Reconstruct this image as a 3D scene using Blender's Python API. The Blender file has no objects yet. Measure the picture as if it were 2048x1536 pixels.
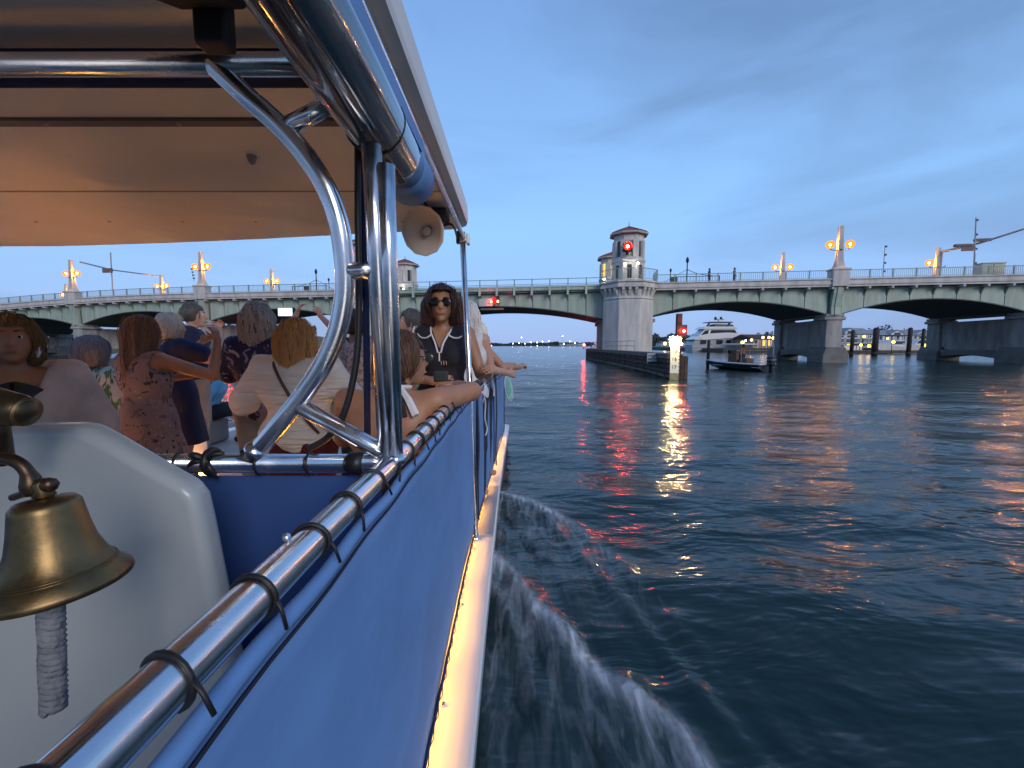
import bpy, math, random
import numpy as np
from mathutils import Vector, Matrix
random.seed(7); rng = np.random.default_rng(7)
PI = math.pi; R = math.radians
sc = bpy.context.scene
COL = sc.collection

# ---------------------------------------------------------------- camera
CAMZ = 1.7
PITCH = R(5.18)
FPX = 860.0                                  # focal length in pixels of a 2048 wide picture
cam_d = bpy.data.cameras.new('camera'); cam = bpy.data.objects.new('camera', cam_d); COL.objects.link(cam)
cam.location = (0, 0, CAMZ); cam.rotation_euler = (PI/2 - PITCH, 0, 0)
cam_d.sensor_width = 36.0; cam_d.lens = 36.0*FPX/2048.0
cam_d.clip_start = 0.02; cam_d.clip_end = 20000
sc.camera = cam

# ---------------------------------------------------------------- sky and sun
SUN_EL, SUN_AZ = 24.0, 152.0                  # degrees; azimuth measured clockwise from +Y (straight ahead)
w = bpy.data.worlds.new('World'); sc.world = w; w.use_nodes = True
nt = w.node_tree; nt.nodes.clear()
def N(t, typ, **kw):
    n = t.nodes.new(typ)
    for k, v in kw.items(): setattr(n, k, v)
    return n
out = N(nt, 'ShaderNodeOutputWorld'); bg = N(nt, 'ShaderNodeBackground'); nt.links.new(bg.outputs[0], out.inputs[0])
sky = N(nt, 'ShaderNodeTexSky', sky_type='NISHITA', sun_disc=False, sun_elevation=R(SUN_EL), sun_rotation=R(SUN_AZ), altitude=0, air_density=1.35, dust_density=0.6, ozone_density=3.2)
tc = N(nt, 'ShaderNodeTexCoord'); sep = N(nt, 'ShaderNodeSeparateXYZ'); nt.links.new(tc.outputs['Generated'], sep.inputs[0])
def M(t, op, a, b=None, clamp=False):
    n = N(t, 'ShaderNodeMath', operation=op, use_clamp=clamp)
    for i, v in enumerate((a, b)):
        if v is None: continue
        if isinstance(v, (int, float)): n.inputs[i].default_value = v
        else: t.links.new(v, n.inputs[i])
    return n.outputs[0]
mp = N(nt, 'ShaderNodeMapping'); nt.links.new(tc.outputs['Generated'], mp.inputs[0])
mp.inputs['Rotation'].default_value = (0, R(24), 0); mp.inputs['Scale'].default_value = (0.9, 0.9, 3.4); mp.inputs['Location'].default_value = (3.1, 0.4, 1.7)
n1 = N(nt, 'ShaderNodeTexNoise'); n1.inputs['Scale'].default_value = 2.1; n1.inputs['Detail'].default_value = 6; n1.inputs['Roughness'].default_value = 0.50; n1.inputs['Distortion'].default_value = 0.45
nt.links.new(mp.outputs[0], n1.inputs['Vector'])
mp2 = N(nt, 'ShaderNodeMapping'); nt.links.new(tc.outputs['Generated'], mp2.inputs[0]); mp2.inputs['Location'].default_value = (8.1, 0.3, 4.4)
n2 = N(nt, 'ShaderNodeTexNoise'); n2.inputs['Scale'].default_value = 0.75; n2.inputs['Detail'].default_value = 2; nt.links.new(mp2.outputs[0], n2.inputs['Vector'])
nsum = M(nt, 'ADD', M(nt, 'MULTIPLY', n1.outputs[0], 0.62), M(nt, 'MULTIPLY', n2.outputs[0], 0.62))
ramp = N(nt, 'ShaderNodeValToRGB'); nt.links.new(nsum, ramp.inputs[0])
ramp.color_ramp.elements[0].position = 0.54; ramp.color_ramp.elements[1].position = 0.90
mixc = N(nt, 'ShaderNodeMix', data_type='RGBA', blend_type='MIX')
nt.links.new(ramp.outputs[0], mixc.inputs[0])
# evening cloud deck: an even blue veil over the whole sky, a little paler towards the horizon all round
zr = N(nt, 'ShaderNodeMapRange'); nt.links.new(sep.outputs[2], zr.inputs[0]); zr.inputs[1].default_value = 0.0; zr.inputs[2].default_value = 0.75
deck = N(nt, 'ShaderNodeValToRGB'); nt.links.new(zr.outputs[0], deck.inputs[0])
de = deck.color_ramp.elements
de[0].position = 0.0; de[0].color = (1.72, 2.5, 4.4, 1); de[1].position = 1.0; de[1].color = (0.84, 1.62, 3.45, 1)
e_ = de.new(0.33); e_.color = (1.66, 3.2, 5.7, 1)
tint = N(nt, 'ShaderNodeMix', data_type='RGBA', blend_type='MIX'); tint.inputs[0].default_value = 0.95
nt.links.new(sky.outputs[0], tint.inputs[6]); nt.links.new(deck.outputs[0], tint.inputs[7])
cl = N(nt, 'ShaderNodeMix', data_type='RGBA', blend_type='MULTIPLY'); cl.inputs[0].default_value = 1.0
nt.links.new(tint.outputs[2], cl.inputs[6]); cl.inputs[7].default_value = (0.50, 0.45, 0.44, 1)
nt.links.new(tint.outputs[2], mixc.inputs[6]); nt.links.new(cl.outputs[2], mixc.inputs[7])
nt.links.new(mixc.outputs[2], bg.inputs[0]); bg.inputs[1].default_value = 0.15

sun_d = bpy.data.lights.new('sun', 'SUN'); sun = bpy.data.objects.new('sun', sun_d); COL.objects.link(sun)
sun_d.energy = 1.15; sun_d.angle = R(25); sun_d.color = (1.0, 0.9, 0.82)
_d = Vector((math.sin(R(SUN_AZ))*math.cos(R(SUN_EL)), math.cos(R(SUN_AZ))*math.cos(R(SUN_EL)), math.sin(R(SUN_EL))))
sun.rotation_euler = _d.to_track_quat('Z', 'Y').to_euler()
sc.view_settings.view_transform = 'Standard'; sc.view_settings.look = 'None'
sc.view_settings.exposure = 0.40; sc.view_settings.gamma = 1.0; sc.view_settings.use_curve_mapping = False
sc.render.engine = 'CYCLES'
sc.cycles.use_denoising = True; sc.cycles.max_bounces = 7; sc.cycles.glossy_bounces = 5; sc.cycles.diffuse_bounces = 3
sc.cycles.sample_clamp_indirect = 6.0; sc.cycles.caustics_reflective = True

# ---------------------------------------------------------------- measuring helpers
def ray(px, py):
    a = (px-1024)/FPX; b = (768-py)/FPX
    return Vector((a, math.cos(PITCH)+b*math.sin(PITCH), -math.sin(PITCH)+b*math.cos(PITCH)))
def at_y(px, py, Y): d = ray(px, py); return Vector((0, 0, CAMZ)) + d*(Y/d.y)
def at_z(px, py, Z): d = ray(px, py); return Vector((0, 0, CAMZ)) + d*((Z-CAMZ)/d.z)
def at_x(px, py, X): d = ray(px, py); return Vector((0, 0, CAMZ)) + d*(X/d.x)
def lin(r, g, b): return tuple((c/255/12.92 if c/255 <= .04045 else ((c/255+.055)/1.055)**2.4) for c in (r, g, b))

# ---------------------------------------------------------------- materials
MATS = {}
def mat(name, col, rough=0.5, metal=0.0, var=0.0, vscale=3.0, bump=0.0, bscale=20.0, coat=0.0, spec=0.5, stretch=(1, 1, 1), emit=None, estr=0.0, alpha=1.0, rvar=0.0, col2=None):
    if name in MATS: return MATS[name]
    m = bpy.data.materials.new(name); m.use_nodes = True; t = m.node_tree; p = t.nodes['Principled BSDF']
    p.inputs['Base Color'].default_value = (*col, 1); p.inputs['Roughness'].default_value = rough; p.inputs['Metallic'].default_value = metal
    p.inputs['Coat Weight'].default_value = coat; p.inputs['Specular IOR Level'].default_value = spec
    if alpha < 1: p.inputs['Alpha'].default_value = alpha
    if emit: p.inputs['Emission Color'].default_value = (*emit, 1); p.inputs['Emission Strength'].default_value = estr
    if var or bump or rvar or col2:
        tcn = N(t, 'ShaderNodeTexCoord'); mpn = N(t, 'ShaderNodeMapping'); t.links.new(tcn.outputs['Object'], mpn.inputs[0]); mpn.inputs['Scale'].default_value = stretch
        if var or col2 or rvar:
            nn = N(t, 'ShaderNodeTexNoise'); nn.inputs['Scale'].default_value = vscale; nn.inputs['Detail'].default_value = 6; nn.inputs['Roughness'].default_value = 0.62
            t.links.new(mpn.outputs[0], nn.inputs['Vector'])
            cr = N(t, 'ShaderNodeValToRGB'); t.links.new(nn.outputs[0], cr.inputs[0])
            c2 = col2 if col2 else tuple(min(1, c*(1+var)) for c in col); c1 = col if col2 else tuple(c*(1-var) for c in col)
            cr.color_ramp.elements[0].position = 0.33; cr.color_ramp.elements[0].color = (*c1, 1)
            cr.color_ramp.elements[1].position = 0.68; cr.color_ramp.elements[1].color = (*c2, 1)
            if var or col2: t.links.new(cr.outputs[0], p.inputs['Base Color'])
            if rvar:
                mr = N(t, 'ShaderNodeMapRange'); t.links.new(nn.outputs[0], mr.inputs[0]); mr.inputs[1].default_value = .3; mr.inputs[2].default_value = .7
                mr.inputs[3].default_value = max(0.02, rough-rvar); mr.inputs[4].default_value = rough+rvar; t.links.new(mr.outputs[0], p.inputs['Roughness'])
        if bump:
            nb = N(t, 'ShaderNodeTexNoise'); nb.inputs['Scale'].default_value = bscale; nb.inputs['Detail'].default_value = 5
            t.links.new(mpn.outputs[0], nb.inputs['Vector'])
            bn = N(t, 'ShaderNodeBump'); bn.inputs['Strength'].default_value = min(1.0, bump*10); bn.inputs['Distance'].default_value = bump/10 if bump > .1 else 0.01
            t.links.new(nb.outputs[0], bn.inputs['Height']); t.links.new(bn.outputs[0], p.inputs['Normal'])
    MATS[name] = m; return m
def emat(name, col, s):
    if name in MATS: return MATS[name]
    m = bpy.data.materials.new(name); m.use_nodes = True; t = m.node_tree; t.nodes.clear()
    e = N(t, 'ShaderNodeEmission'); o = N(t, 'ShaderNodeOutputMaterial'); t.links.new(e.outputs[0], o.inputs[0])
    e.inputs[0].default_value = (*col, 1); e.inputs[1].default_value = s
    MATS[name] = m; return m

# ---------------------------------------------------------------- mesh builder
class MB:
    def __init__(s): s.v = []; s.f = []
    def add(s, vs, fs):
        o = len(s.v); s.v += [tuple(x) for x in vs]; s.f += [tuple(i+o for i in f) for f in fs]; return s
    def box(s, c, d, rot=None):
        x, y, z = (k/2 for k in d); c = Vector(c)
        vs = [Vector(p) for p in ((-x,-y,-z),(x,-y,-z),(x,y,-z),(-x,y,-z),(-x,-y,z),(x,-y,z),(x,y,z),(-x,y,z))]
        if rot is not None: vs = [rot @ p for p in vs]
        return s.add([p+c for p in vs], [(0,3,2,1),(4,5,6,7),(0,1,5,4),(1,2,6,5),(2,3,7,6),(3,0,4,7)])
    def bb(s, a, b): return s.box([(p+q)/2 for p, q in zip(a, b)], [abs(q-p) for p, q in zip(a, b)])
    def prism(s, poly, ext):                                   # poly: list of 3D points, ext: extrusion vector
        n = len(poly); e = Vector(ext); P = [Vector(p) for p in poly]
        return s.add(P+[p+e for p in P], [tuple(range(n-1, -1, -1)), tuple(range(n, 2*n))]+[(i, (i+1) % n, (i+1) % n+n, i+n) for i in range(n)])
    def tube(s, pts, r, n=10, caps=True, closed=False):
        P = [Vector(p) for p in pts]; m = len(P); rs = r if isinstance(r, (list, tuple)) else [r]*m
        vs = []; up = None
        for i, p in enumerate(P):
            if closed: t = P[(i+1) % m]-P[i-1]
            else: t = P[min(i+1, m-1)]-P[max(i-1, 0)]
            t.normalize()
            if up is None:
                up = Vector((0, 0, 1)) if abs(t.z) < .9 else Vector((1, 0, 0))
            a = t.cross(up)
            if a.length < 1e-5: a = t.cross(Vector((1, 0, 0)))
            a.normalize(); b = a.cross(t).normalized(); up = b
            for k in range(n):
                th = 2*PI*k/n; vs.append(p+a*(math.cos(th)*rs[i])+b*(math.sin(th)*rs[i]))
        fs = []
        for i in range(m if closed else m-1):
            j = (i+1) % m
            for k in range(n): fs.append((i*n+k, i*n+(k+1) % n, j*n+(k+1) % n, j*n+k))
        if caps and not closed: fs += [tuple(range(n-1, -1, -1)), tuple(range((m-1)*n, m*n))]
        return s.add(vs, fs)
    def lathe(s, prof, n=24, c=(0, 0, 0), rot=None, ph=0.0, ex=1.0):           # prof: [(r, z)], axis z
        c = Vector(c); vs = []; m = len(prof)
        for r_, z in prof:
            for k in range(n):
                th = 2*PI*k/n+ph; q = Vector((r_*math.cos(th)*ex, r_*math.sin(th), z)); vs.append((rot @ q if rot is not None else q)+c)
        fs = [(i*n+k, i*n+(k+1) % n, (i+1)*n+(k+1) % n, (i+1)*n+k) for i in range(m-1) for k in range(n)]
        if prof[0][0] > 1e-4: fs.append(tuple(range(n-1, -1, -1)))
        if prof[-1][0] > 1e-4: fs.append(tuple(range((m-1)*n, m*n)))
        return s.add(vs, fs)
    def ball(s, c, r, n=14, sc_=(1, 1, 1), rot=None):
        vs = []; m = n//2+1; c = Vector(c)
        for i in range(m):
            ph = PI*i/(m-1)
            for k in range(n):
                th = 2*PI*k/n; q = Vector((r*sc_[0]*math.sin(ph)*math.cos(th), r*sc_[1]*math.sin(ph)*math.sin(th), -r*sc_[2]*math.cos(ph)))
                vs.append((rot @ q if rot is not None else q)+c)
        return s.add(vs, [(i*n+k, i*n+(k+1) % n, (i+1)*n+(k+1) % n, (i+1)*n+k) for i in range(m-1) for k in range(n)])
    def mesh(s, name, m, smooth=None):
        me = bpy.data.meshes.new(name); me.from_pydata(s.v, [], s.f); me.update()
        if m is not None: me.materials.append(m)
        if smooth: me.shade_smooth()
        return me
    def build(s, name, m, parent=None, smooth=False, local=False, bevel=0.0, auto=None):
        me = s.mesh(name, m, smooth); o = bpy.data.objects.new(name, me); COL.objects.link(o)
        if parent is not None:
            o.parent = parent
            if not local and parent.parent is None: o.location = -parent.location
        if bevel:
            b = o.modifiers.new('bevel', 'BEVEL'); b.width = bevel; b.segments = 2; b.limit_method = 'ANGLE'; b.angle_limit = R(SUN_EL)
            me.shade_smooth(); wn = o.modifiers.new('wn', 'WEIGHTED_NORMAL'); wn.keep_sharp = True
        if auto: me.set_sharp_from_angle(angle=R(auto)); 
        return o
def spline(pts, k=8):
    P = [Vector(p) for p in pts]; o = []
    for i in range(len(P)-1):
        p0 = P[max(i-1, 0)]; p1 = P[i]; p2 = P[i+1]; p3 = P[min(i+2, len(P)-1)]
        for j in range(k):
            t = j/k; o.append(.5*((2*p1)+(p2-p0)*t+(2*p0-5*p1+4*p2-p3)*t*t+(3*p1-p0-3*p2+p3)*t**3))
    o.append(P[-1]); return o
def thing(name, label, cat, loc=(0, 0, 0), rz=0.0, group=None):
    o = bpy.data.objects.new(name, None); COL.objects.link(o); o.location = loc; o.rotation_euler = (0, 0, rz); o.empty_display_size = .1
    o['label'] = label; o['category'] = cat
    if group: o['group'] = group
    return o
def tag(o, label=None, cat=None, group=None, kind=None):
    for k, v in (('label', label), ('category', cat), ('group', group), ('kind', kind)):
        if v: o[k] = v
    return o
def inst(name, me, parent, loc=(0, 0, 0), rot=None, scale=None):
    o = bpy.data.objects.new(name, me); COL.objects.link(o); o.parent = parent; o.location = loc
    if rot is not None: o.rotation_euler = rot
    if scale is not None: o.scale = scale
    return o
def copy_tree(o, parent=None):
    c = o.copy(); COL.objects.link(c); c.parent = parent
    for ch in list(o.children): copy_tree(ch, c)
    return c

# ---------------------------------------------------------------- shared materials
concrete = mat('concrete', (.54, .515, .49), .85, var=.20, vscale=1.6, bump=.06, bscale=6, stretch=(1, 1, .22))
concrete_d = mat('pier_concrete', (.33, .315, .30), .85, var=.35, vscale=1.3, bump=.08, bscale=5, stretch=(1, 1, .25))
green = mat('green_steel', (.36, .435, .365), .55, var=.17, vscale=2.0, stretch=(1, 1, .16))
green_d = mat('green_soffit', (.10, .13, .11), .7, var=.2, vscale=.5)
railm = mat('bridge_rail_paint', (.24, .32, .29), .5)
chrome = mat('polished_aluminium', (.78, .78, .80), .21, 1.0, rvar=.10, var=.06, vscale=13, bump=.002, bscale=14)
gel = mat('white_gelcoat', (.74, .75, .74), .28, coat=.4, var=.03, vscale=2, bump=.004, bscale=60)
black = mat('black_plastic', (.012, .012, .014), .45)
# ---------------------------------------------------------------- water
def axis(lo, hi, fine_lo, fine_hi, step, grow=1.13):
    a = list(np.arange(fine_lo, fine_hi+1e-6, step)); s = step; x = fine_hi
    while x < hi: s *= grow; x += s; a.append(x)
    s = step; x = fine_lo; b = []
    while x > lo: s *= grow; x -= s; b.append(x)
    return np.array(b[::-1]+a)
gx = axis(-9000, 9000, -1.0, 7.0, .045, 1.10); gy = axis(-300, 12000, 0.9, 9.0, .045, 1.06)
X, Y = np.meshgrid(gx, gy)
def seg_d(px, py, pts):
    best = np.full(px.shape, 1e9); tt = np.zeros(px.shape); side = np.zeros(px.shape); L = 0
    for (x0, y0), (x1, y1) in zip(pts[:-1], pts[1:]):
        dx, dy = x1-x0, y1-y0; l2 = dx*dx+dy*dy
        t = np.clip(((px-x0)*dx+(py-y0)*dy)/l2, 0, 1); d = np.hypot(px-x0-t*dx, py-y0-t*dy)
        sd = np.sign((px-x0)*dy-(py-y0)*dx); m = d < best
        best = np.where(m, d, best); tt = np.where(m, L+t*math.sqrt(l2), tt); side = np.where(m, sd, side); L += math.sqrt(l2)
    return best, tt/L, -side                                # positive: outer side, away from the hull
def wave(x, y, lam, ang, ph): k = 2*PI/lam; return np.sin(k*(x*math.cos(ang)+y*math.sin(ang))+ph)
far = np.clip(1-np.hypot(X, Y)/60, 0, 1)
near = np.clip((np.hypot(X, Y)-1)/10, 0, 1)
Z = np.zeros_like(X); warp = .35*np.sin(X*.55+1)+.3*np.sin(Y*.4+.3*X)
for i in range(26):
    lam = .32*1.17**i; ang = R(62)+rng.normal(0, .48); amp = .0030*lam**.85
    res = np.clip(1.4-np.hypot(X, Y)*.02*(1.5/lam), 0, 1)
    Z += amp*res*(.45+.55*near)*wave(X+warp, Y+warp*.6, lam, ang, rng.uniform(0, 6.3))*(.65+.35*np.sin(.3*X+.23*Y*lam+i))
def wk(pts, z): return [(q.x, q.y) for q in (at_z(x, y, z) for x, y in pts)]
C1 = wk([(1002, 985), (1060, 1000), (1110, 1020), (1160, 1052), (1200, 1082), (1250, 1120), (1310, 1175), (1400, 1270)], .04)
C2 = wk([(990, 1098), (1035, 1150), (1080, 1205), (1130, 1255), (1165, 1300), (1215, 1338), (1262, 1364), (1310, 1402), (1370, 1452), (1445, 1536), (1560, 1680)], .05)
jig = .02*np.sin(4.5*Y+2*X)+.012*np.sin(9*X-5*Y+1)
d1, t1, s1 = seg_d(X+jig*.6, Y, C1); d2, t2, s2 = seg_d(X+jig, Y, C2)
out1 = np.where(s1 > 0, 1, -1); w1 = np.where(s1 > 0, .10, .28); w2 = np.where(s2 > 0, .06, .22)
r1 = np.exp(-(d1/w1)**2)*np.clip(1-t1*1.1, 0, 1); r2 = np.exp(-(d2/w2)**2)*np.clip(1.15-t2*.6, .2, 1)
Z += .032*r1+.042*r2*(1+.12*np.sin(19*t2)+.1*np.sin(31*t2+1))
inside1 = (s1 < 0) & (Y < 5.1) & (X > -.2); inside2 = (s2 < 0) & (Y < 3.6) & (X > -.2)
band1 = np.where(inside1, np.exp(-d1/.75), 0); band2 = np.where(inside2, np.exp(-d2/.34), 0)
Z += .012*(band1+band2)*(np.sin(23*X+6*Y)+np.sin(17*X-5*Y+2)+.7*np.sin(39*X+11*Y))
crest = np.clip(np.exp(-(d1/.045)**2)*np.clip(.95-t1*1.25, 0, 1)*1.0, 0, 1)+np.exp(-(d2/np.where(s2 > 0, .032, .065))**2)*np.clip(1.05-t2*.35, 0, 1)
crest = np.clip(crest*(.85+.15*np.sin(6*Y+3*X)), 0, 1)
streak = np.clip(band1*np.clip(1-t1*1.0, 0, 1)*1.0+band2*.75, 0, 1)
hullf = np.where((X > -.3) & (X < .15) & (Y < 5), np.exp(-np.abs(X+.1)/.06)*.35, 0); streak = np.clip(streak+hullf, 0, 1)
nxg, nyg = len(gx), len(gy)
verts = np.stack([X.ravel(), Y.ravel(), Z.ravel()], 1)
idx = np.arange(nxg*nyg).reshape(nyg, nxg)
quads = np.stack([idx[:-1, :-1], idx[:-1, 1:], idx[1:, 1:], idx[1:, :-1]], -1).reshape(-1, 4)
me = bpy.data.meshes.new('water'); me.vertices.add(len(verts)); me.vertices.foreach_set('co', verts.ravel())
me.loops.add(quads.size); me.loops.foreach_set('vertex_index', quads.ravel()); me.polygons.add(len(quads))
me.polygons.foreach_set('loop_start', np.arange(0, quads.size, 4)); me.update(calc_edges=True); me.shade_smooth()
for nm, arr in (('crest', crest), ('streak', streak)):
    a = me.attributes.new(nm, 'FLOAT', 'POINT'); a.data.foreach_set('value', arr.ravel().astype(np.float32))
wm = bpy.data.materials.new('water'); wm.use_nodes = True; t = wm.node_tree; p = t.nodes['Principled BSDF']
p.inputs['Base Color'].default_value = (.008, .028, .028, 1); p.inputs['Roughness'].default_value = .15; p.inputs['IOR'].default_value = 1.33
geo = N(t, 'ShaderNodeNewGeometry')
def noise(vec, scale, detail, rough=.55, dist=0.0):
    n = N(t, 'ShaderNodeTexNoise'); n.inputs['Scale'].default_value = scale; n.inputs['Detail'].default_value = detail; n.inputs['Roughness'].default_value = rough; n.inputs['Distortion'].default_value = dist
    t.links.new(vec, n.inputs['Vector']); return n.outputs[0]
def mapping(rot, scale):
    m = N(t, 'ShaderNodeMapping'); m.inputs['Rotation'].default_value = (0, 0, rot); m.inputs['Scale'].default_value = scale; t.links.new(geo.outputs['Position'], m.inputs[0]); return m.outputs[0]
v1 = mapping(R(-28), (.55, 1.5, 1)); v2 = mapping(R(-10), (.8, 1.2, 1)); v3 = mapping(R(-50), (1, 1.6, 1))
h = M(t, 'ADD', M(t, 'MULTIPLY', noise(v1, 1.25, 4, .55, .4), 1.0), M(t, 'MULTIPLY', noise(v2, 3.2, 2, .5, .5), .30))
h = M(t, 'ADD', h, M(t, 'MULTIPLY', noise(v3, 0.35, 3), 1.6))
bn = N(t, 'ShaderNodeBump'); bn.inputs['Strength'].default_value = 1.0; bn.inputs['Distance'].default_value = .078
t.links.new(h, bn.inputs['Height']); t.links.new(bn.outputs[0], p.inputs['Normal'])
ac = N(t, 'ShaderNodeAttribute', attribute_name='crest'); as_ = N(t, 'ShaderNodeAttribute', attribute_name='streak')
vs_ = mapping(R(20), (5.5, 1.1, 1)); ns = noise(vs_, 2.3, 4, .55, .9); nf = noise(mapping(R(30), (2.2, 1, 1)), 16, 3, .6)
st = M(t, 'MULTIPLY', as_.outputs['Fac'], M(t, 'MULTIPLY', M(t, 'SUBTRACT', ns, .43, True), 3.6, True))
st = M(t, 'MULTIPLY', st, M(t, 'ADD', M(t, 'MULTIPLY', nf, .9), .25))
cr_ = M(t, 'MULTIPLY', ac.outputs['Fac'], M(t, 'ADD', M(t, 'MULTIPLY', M(t, 'SUBTRACT', ns, .25, True), 1.9), M(t, 'MULTIPLY', nf, .55)))
foam = M(t, 'MULTIPLY', M(t, 'ADD', M(t, 'ADD', M(t, 'MULTIPLY', st, .95), M(t, 'MULTIPLY', as_.outputs['Fac'], M(t, 'MULTIPLY', nf, .16))), cr_, True), .75, True)
fd = N(t, 'ShaderNodeBsdfDiffuse'); fd.inputs[0].default_value = (.70, .74, .78, 1)
ms = N(t, 'ShaderNodeMixShader'); t.links.new(foam, ms.inputs[0]); t.links.new(p.outputs[0], ms.inputs[1]); t.links.new(fd.outputs[0], ms.inputs[2])
t.links.new(ms.outputs[0], t.nodes['Material Output'].inputs[0])
me.materials.append(wm); water = bpy.data.objects.new('water', me); COL.objects.link(water); water['kind'] = 'structure'
# ---------------------------------------------------------------- bridge (local frame: x along the bridge to the right, y across it away from the camera)
BRZ = R(-9.5); BO = Vector((11.9, 45.0, 0)); BM = Matrix.Translation(BO) @ Matrix.Rotation(BRZ, 4, 'Z')
def bw(s, v, z): return BM @ Vector((s, v, z))
def dz(s): return -.0010*max(0.0, -(s+52))**2
bridge = thing('bascule_bridge', 'long pale green arched bascule bridge with concrete piers crossing the water', 'bridge', BO, BRZ)
W0, W1 = -.30, 12.3
def sweep(prof, ss, close=True):
    mb = MB(); n = len(prof)
    vs = [(s, y, z+dz(s)) for s in ss for y, z in prof]
    fs = [(i*n+k, (i+1)*n+k, (i+1)*n+(k+1) % n, i*n+(k+1) % n) for i in range(len(ss)-1) for k in range(n)]
    fs += [tuple(range(n)), tuple(range((len(ss)-1)*n+n-1, (len(ss)-1)*n-1, -1))]
    return mb.add(vs, fs)
spans = [(-107, -88.6, 4.7, 6.05), (-87.4, -70.3, 4.7, 6.05), (-69.1, -51.0, 4.7, 6.05), (-49.8, -31.7, 4.7, 6.05), (-26.9, -2.3, 4.4, 5.95), (2.5, 18.9, 4.7, 6.05), (20.1, 35.4, 4.7, 6.05), (36.6, 53, 4.7, 6.05)]
fprof = [(-.30, 7.22), (-.36, 7.22), (-.36, 7.36), (-.44, 7.42), (-.44, 7.62), (-.40, 7.66), (-.40, 7.84), (-.50, 7.88), (-.50, 7.98), (-.10, 7.98), (-.10, 7.22)]
bprof = [(-.30, 7.42), (-.36, 7.42), (-.40, 7.50), (-.40, 7.72), (-.46, 7.76), (-.46, 7.86), (-.10, 7.86), (-.10, 7.42)]
web_m = mat('girder_web_dark', (.09, .12, .10), .7)  # dark web colour stands in for stiffener shadow in the panel joints
panel_meshes = 0
post_me = MB().bb((-.05, -.05, 0), (.05, .05, .82)).mesh('rail_post', railm)
brk = MB(); brk.bb((-.09, -.46, 7.0), (.09, .3, 7.2)); brk_me = brk.mesh('bracket', concrete)
brk2 = MB(); brk2.bb((-.11, -.52, 6.95), (.11, -.30, 7.75)); brk2_me = brk2.mesh('bracket', mat('pale_green_paint', (.42, .50, .45), .5))
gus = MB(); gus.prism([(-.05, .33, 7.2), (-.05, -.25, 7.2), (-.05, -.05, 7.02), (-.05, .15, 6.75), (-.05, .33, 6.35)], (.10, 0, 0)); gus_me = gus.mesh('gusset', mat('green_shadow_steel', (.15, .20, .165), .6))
for si, (a, b, zs, zc_) in enumerate(spans):
    bas = si == 4
    nb = max(4, round((b-a)/1.95)); st_ = (b-a)/nb; mid = (a+b)/2; hf = (b-a)/2
    zb = lambda s: zc_-(zc_-zs)*(abs((s-mid)/hf)**2.0)
    ss = list(np.linspace(a, b, nb*2+1))
    sweep(bprof if bas else fprof, [a-.65]+ss+[b+.65] if not bas else ss).build('deck_fascia', green if bas else concrete, bridge, local=True)
    mbw = MB(); n = len(ss)
    vs = []
    for s in ss: vs += [(s, .46, zb(s)+dz(s)), (s, .46, 7.25+dz(s)), (s, 11.6, 7.25+dz(s)), (s, 11.6, zb(s)+dz(s))]
    fs = [(i*4+k, (i+1)*4+k, (i+1)*4+(k+1) % 4, i*4+(k+1) % 4) for i in range(n-1) for k in range(4)] + [(0, 1, 2, 3), ((n-1)*4+3, (n-1)*4+2, (n-1)*4+1, (n-1)*4)]
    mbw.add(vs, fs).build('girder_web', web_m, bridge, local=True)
    for k in range(nb):
        s0 = a+k*st_+.035; s1 = a+(k+1)*st_-.035; m_ = (s0+s1)/2; mb = MB()
        pts = [(s0, .34, zb(s0)+dz(s0)), (m_, .34, zb(m_)+dz(m_)), (s1, .34, zb(s1)+dz(s1)), (s1, .34, 7.2+dz(s1)), (s0, .34, 7.2+dz(s0))]
        mb.prism([tuple(q) for q in pts], (0, .1, 0)); mb.build('girder_panel', green, bridge, local=True)
    mb = MB()                                                   # bottom flange, curved
    for k in range(n-1):
        s0, s1 = ss[k], ss[k+1]; mb.prism([(s0, .26, zb(s0)-.08+dz(s0)), (s1, .26, zb(s1)-.08+dz(s1)), (s1, .26, zb(s1)+.02+dz(s1)), (s0, .26, zb(s0)+.02+dz(s0))], (0, .3, 0))
    mb.build('bottom_flange', web_m, bridge, local=True)
    bars = MB(); nbar = 12
    for q in range(1, nbar): bars.bb((st_*q/nbar-.011, -.011, .10), (st_*q/nbar+.011, .011, .72))
    bars.bb((0, -.02, .08), (st_, .02, .115))
    if bas:
        bars = MB(); bars.bb((.05, -.02, .06), (st_-.05, .02, .12)); bars.bb((.05, -.02, .22), (st_-.05, .02, .27))
    bars_me = bars.mesh('baluster_panel', railm)
    top_me = MB().bb((0, -.035, .74), (st_, .035, .80)).mesh('top_rail', railm)
    zt = 7.86 if bas else 7.98
    for k in range(nb+1):
        s = a+k*st_
        inst('bracket', brk2_me if bas else brk_me, bridge, (s, 0, dz(s)))
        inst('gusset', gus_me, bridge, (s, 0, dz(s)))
        inst('rail_post', post_me, bridge, (s, -.28, zt+dz(s)))
        if si > 1: inst('rail_post', post_me, bridge, (s, 12.1, zt+dz(s)))
        if k < nb:
            sl = math.atan2(dz(s+st_)-dz(s), st_)
            inst('baluster_panel', bars_me, bridge, (s, -.28, zt+dz(s)), (0, -sl, 0)); inst('top_rail', top_me, bridge, (s, -.28, zt+dz(s)), (0, -sl, 0))
            if si > 1: inst('top_rail', top_me, bridge, (s, 12.1, zt+dz(s)), (0, -sl, 0))
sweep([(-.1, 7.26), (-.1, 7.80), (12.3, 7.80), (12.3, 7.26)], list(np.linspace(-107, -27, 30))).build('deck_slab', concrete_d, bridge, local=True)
sweep([(-.1, 7.26), (-.1, 7.70), (12.3, 7.70), (12.3, 7.26)], [-26.9, -2.3]).build('deck_slab', concrete_d, bridge, local=True)
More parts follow.
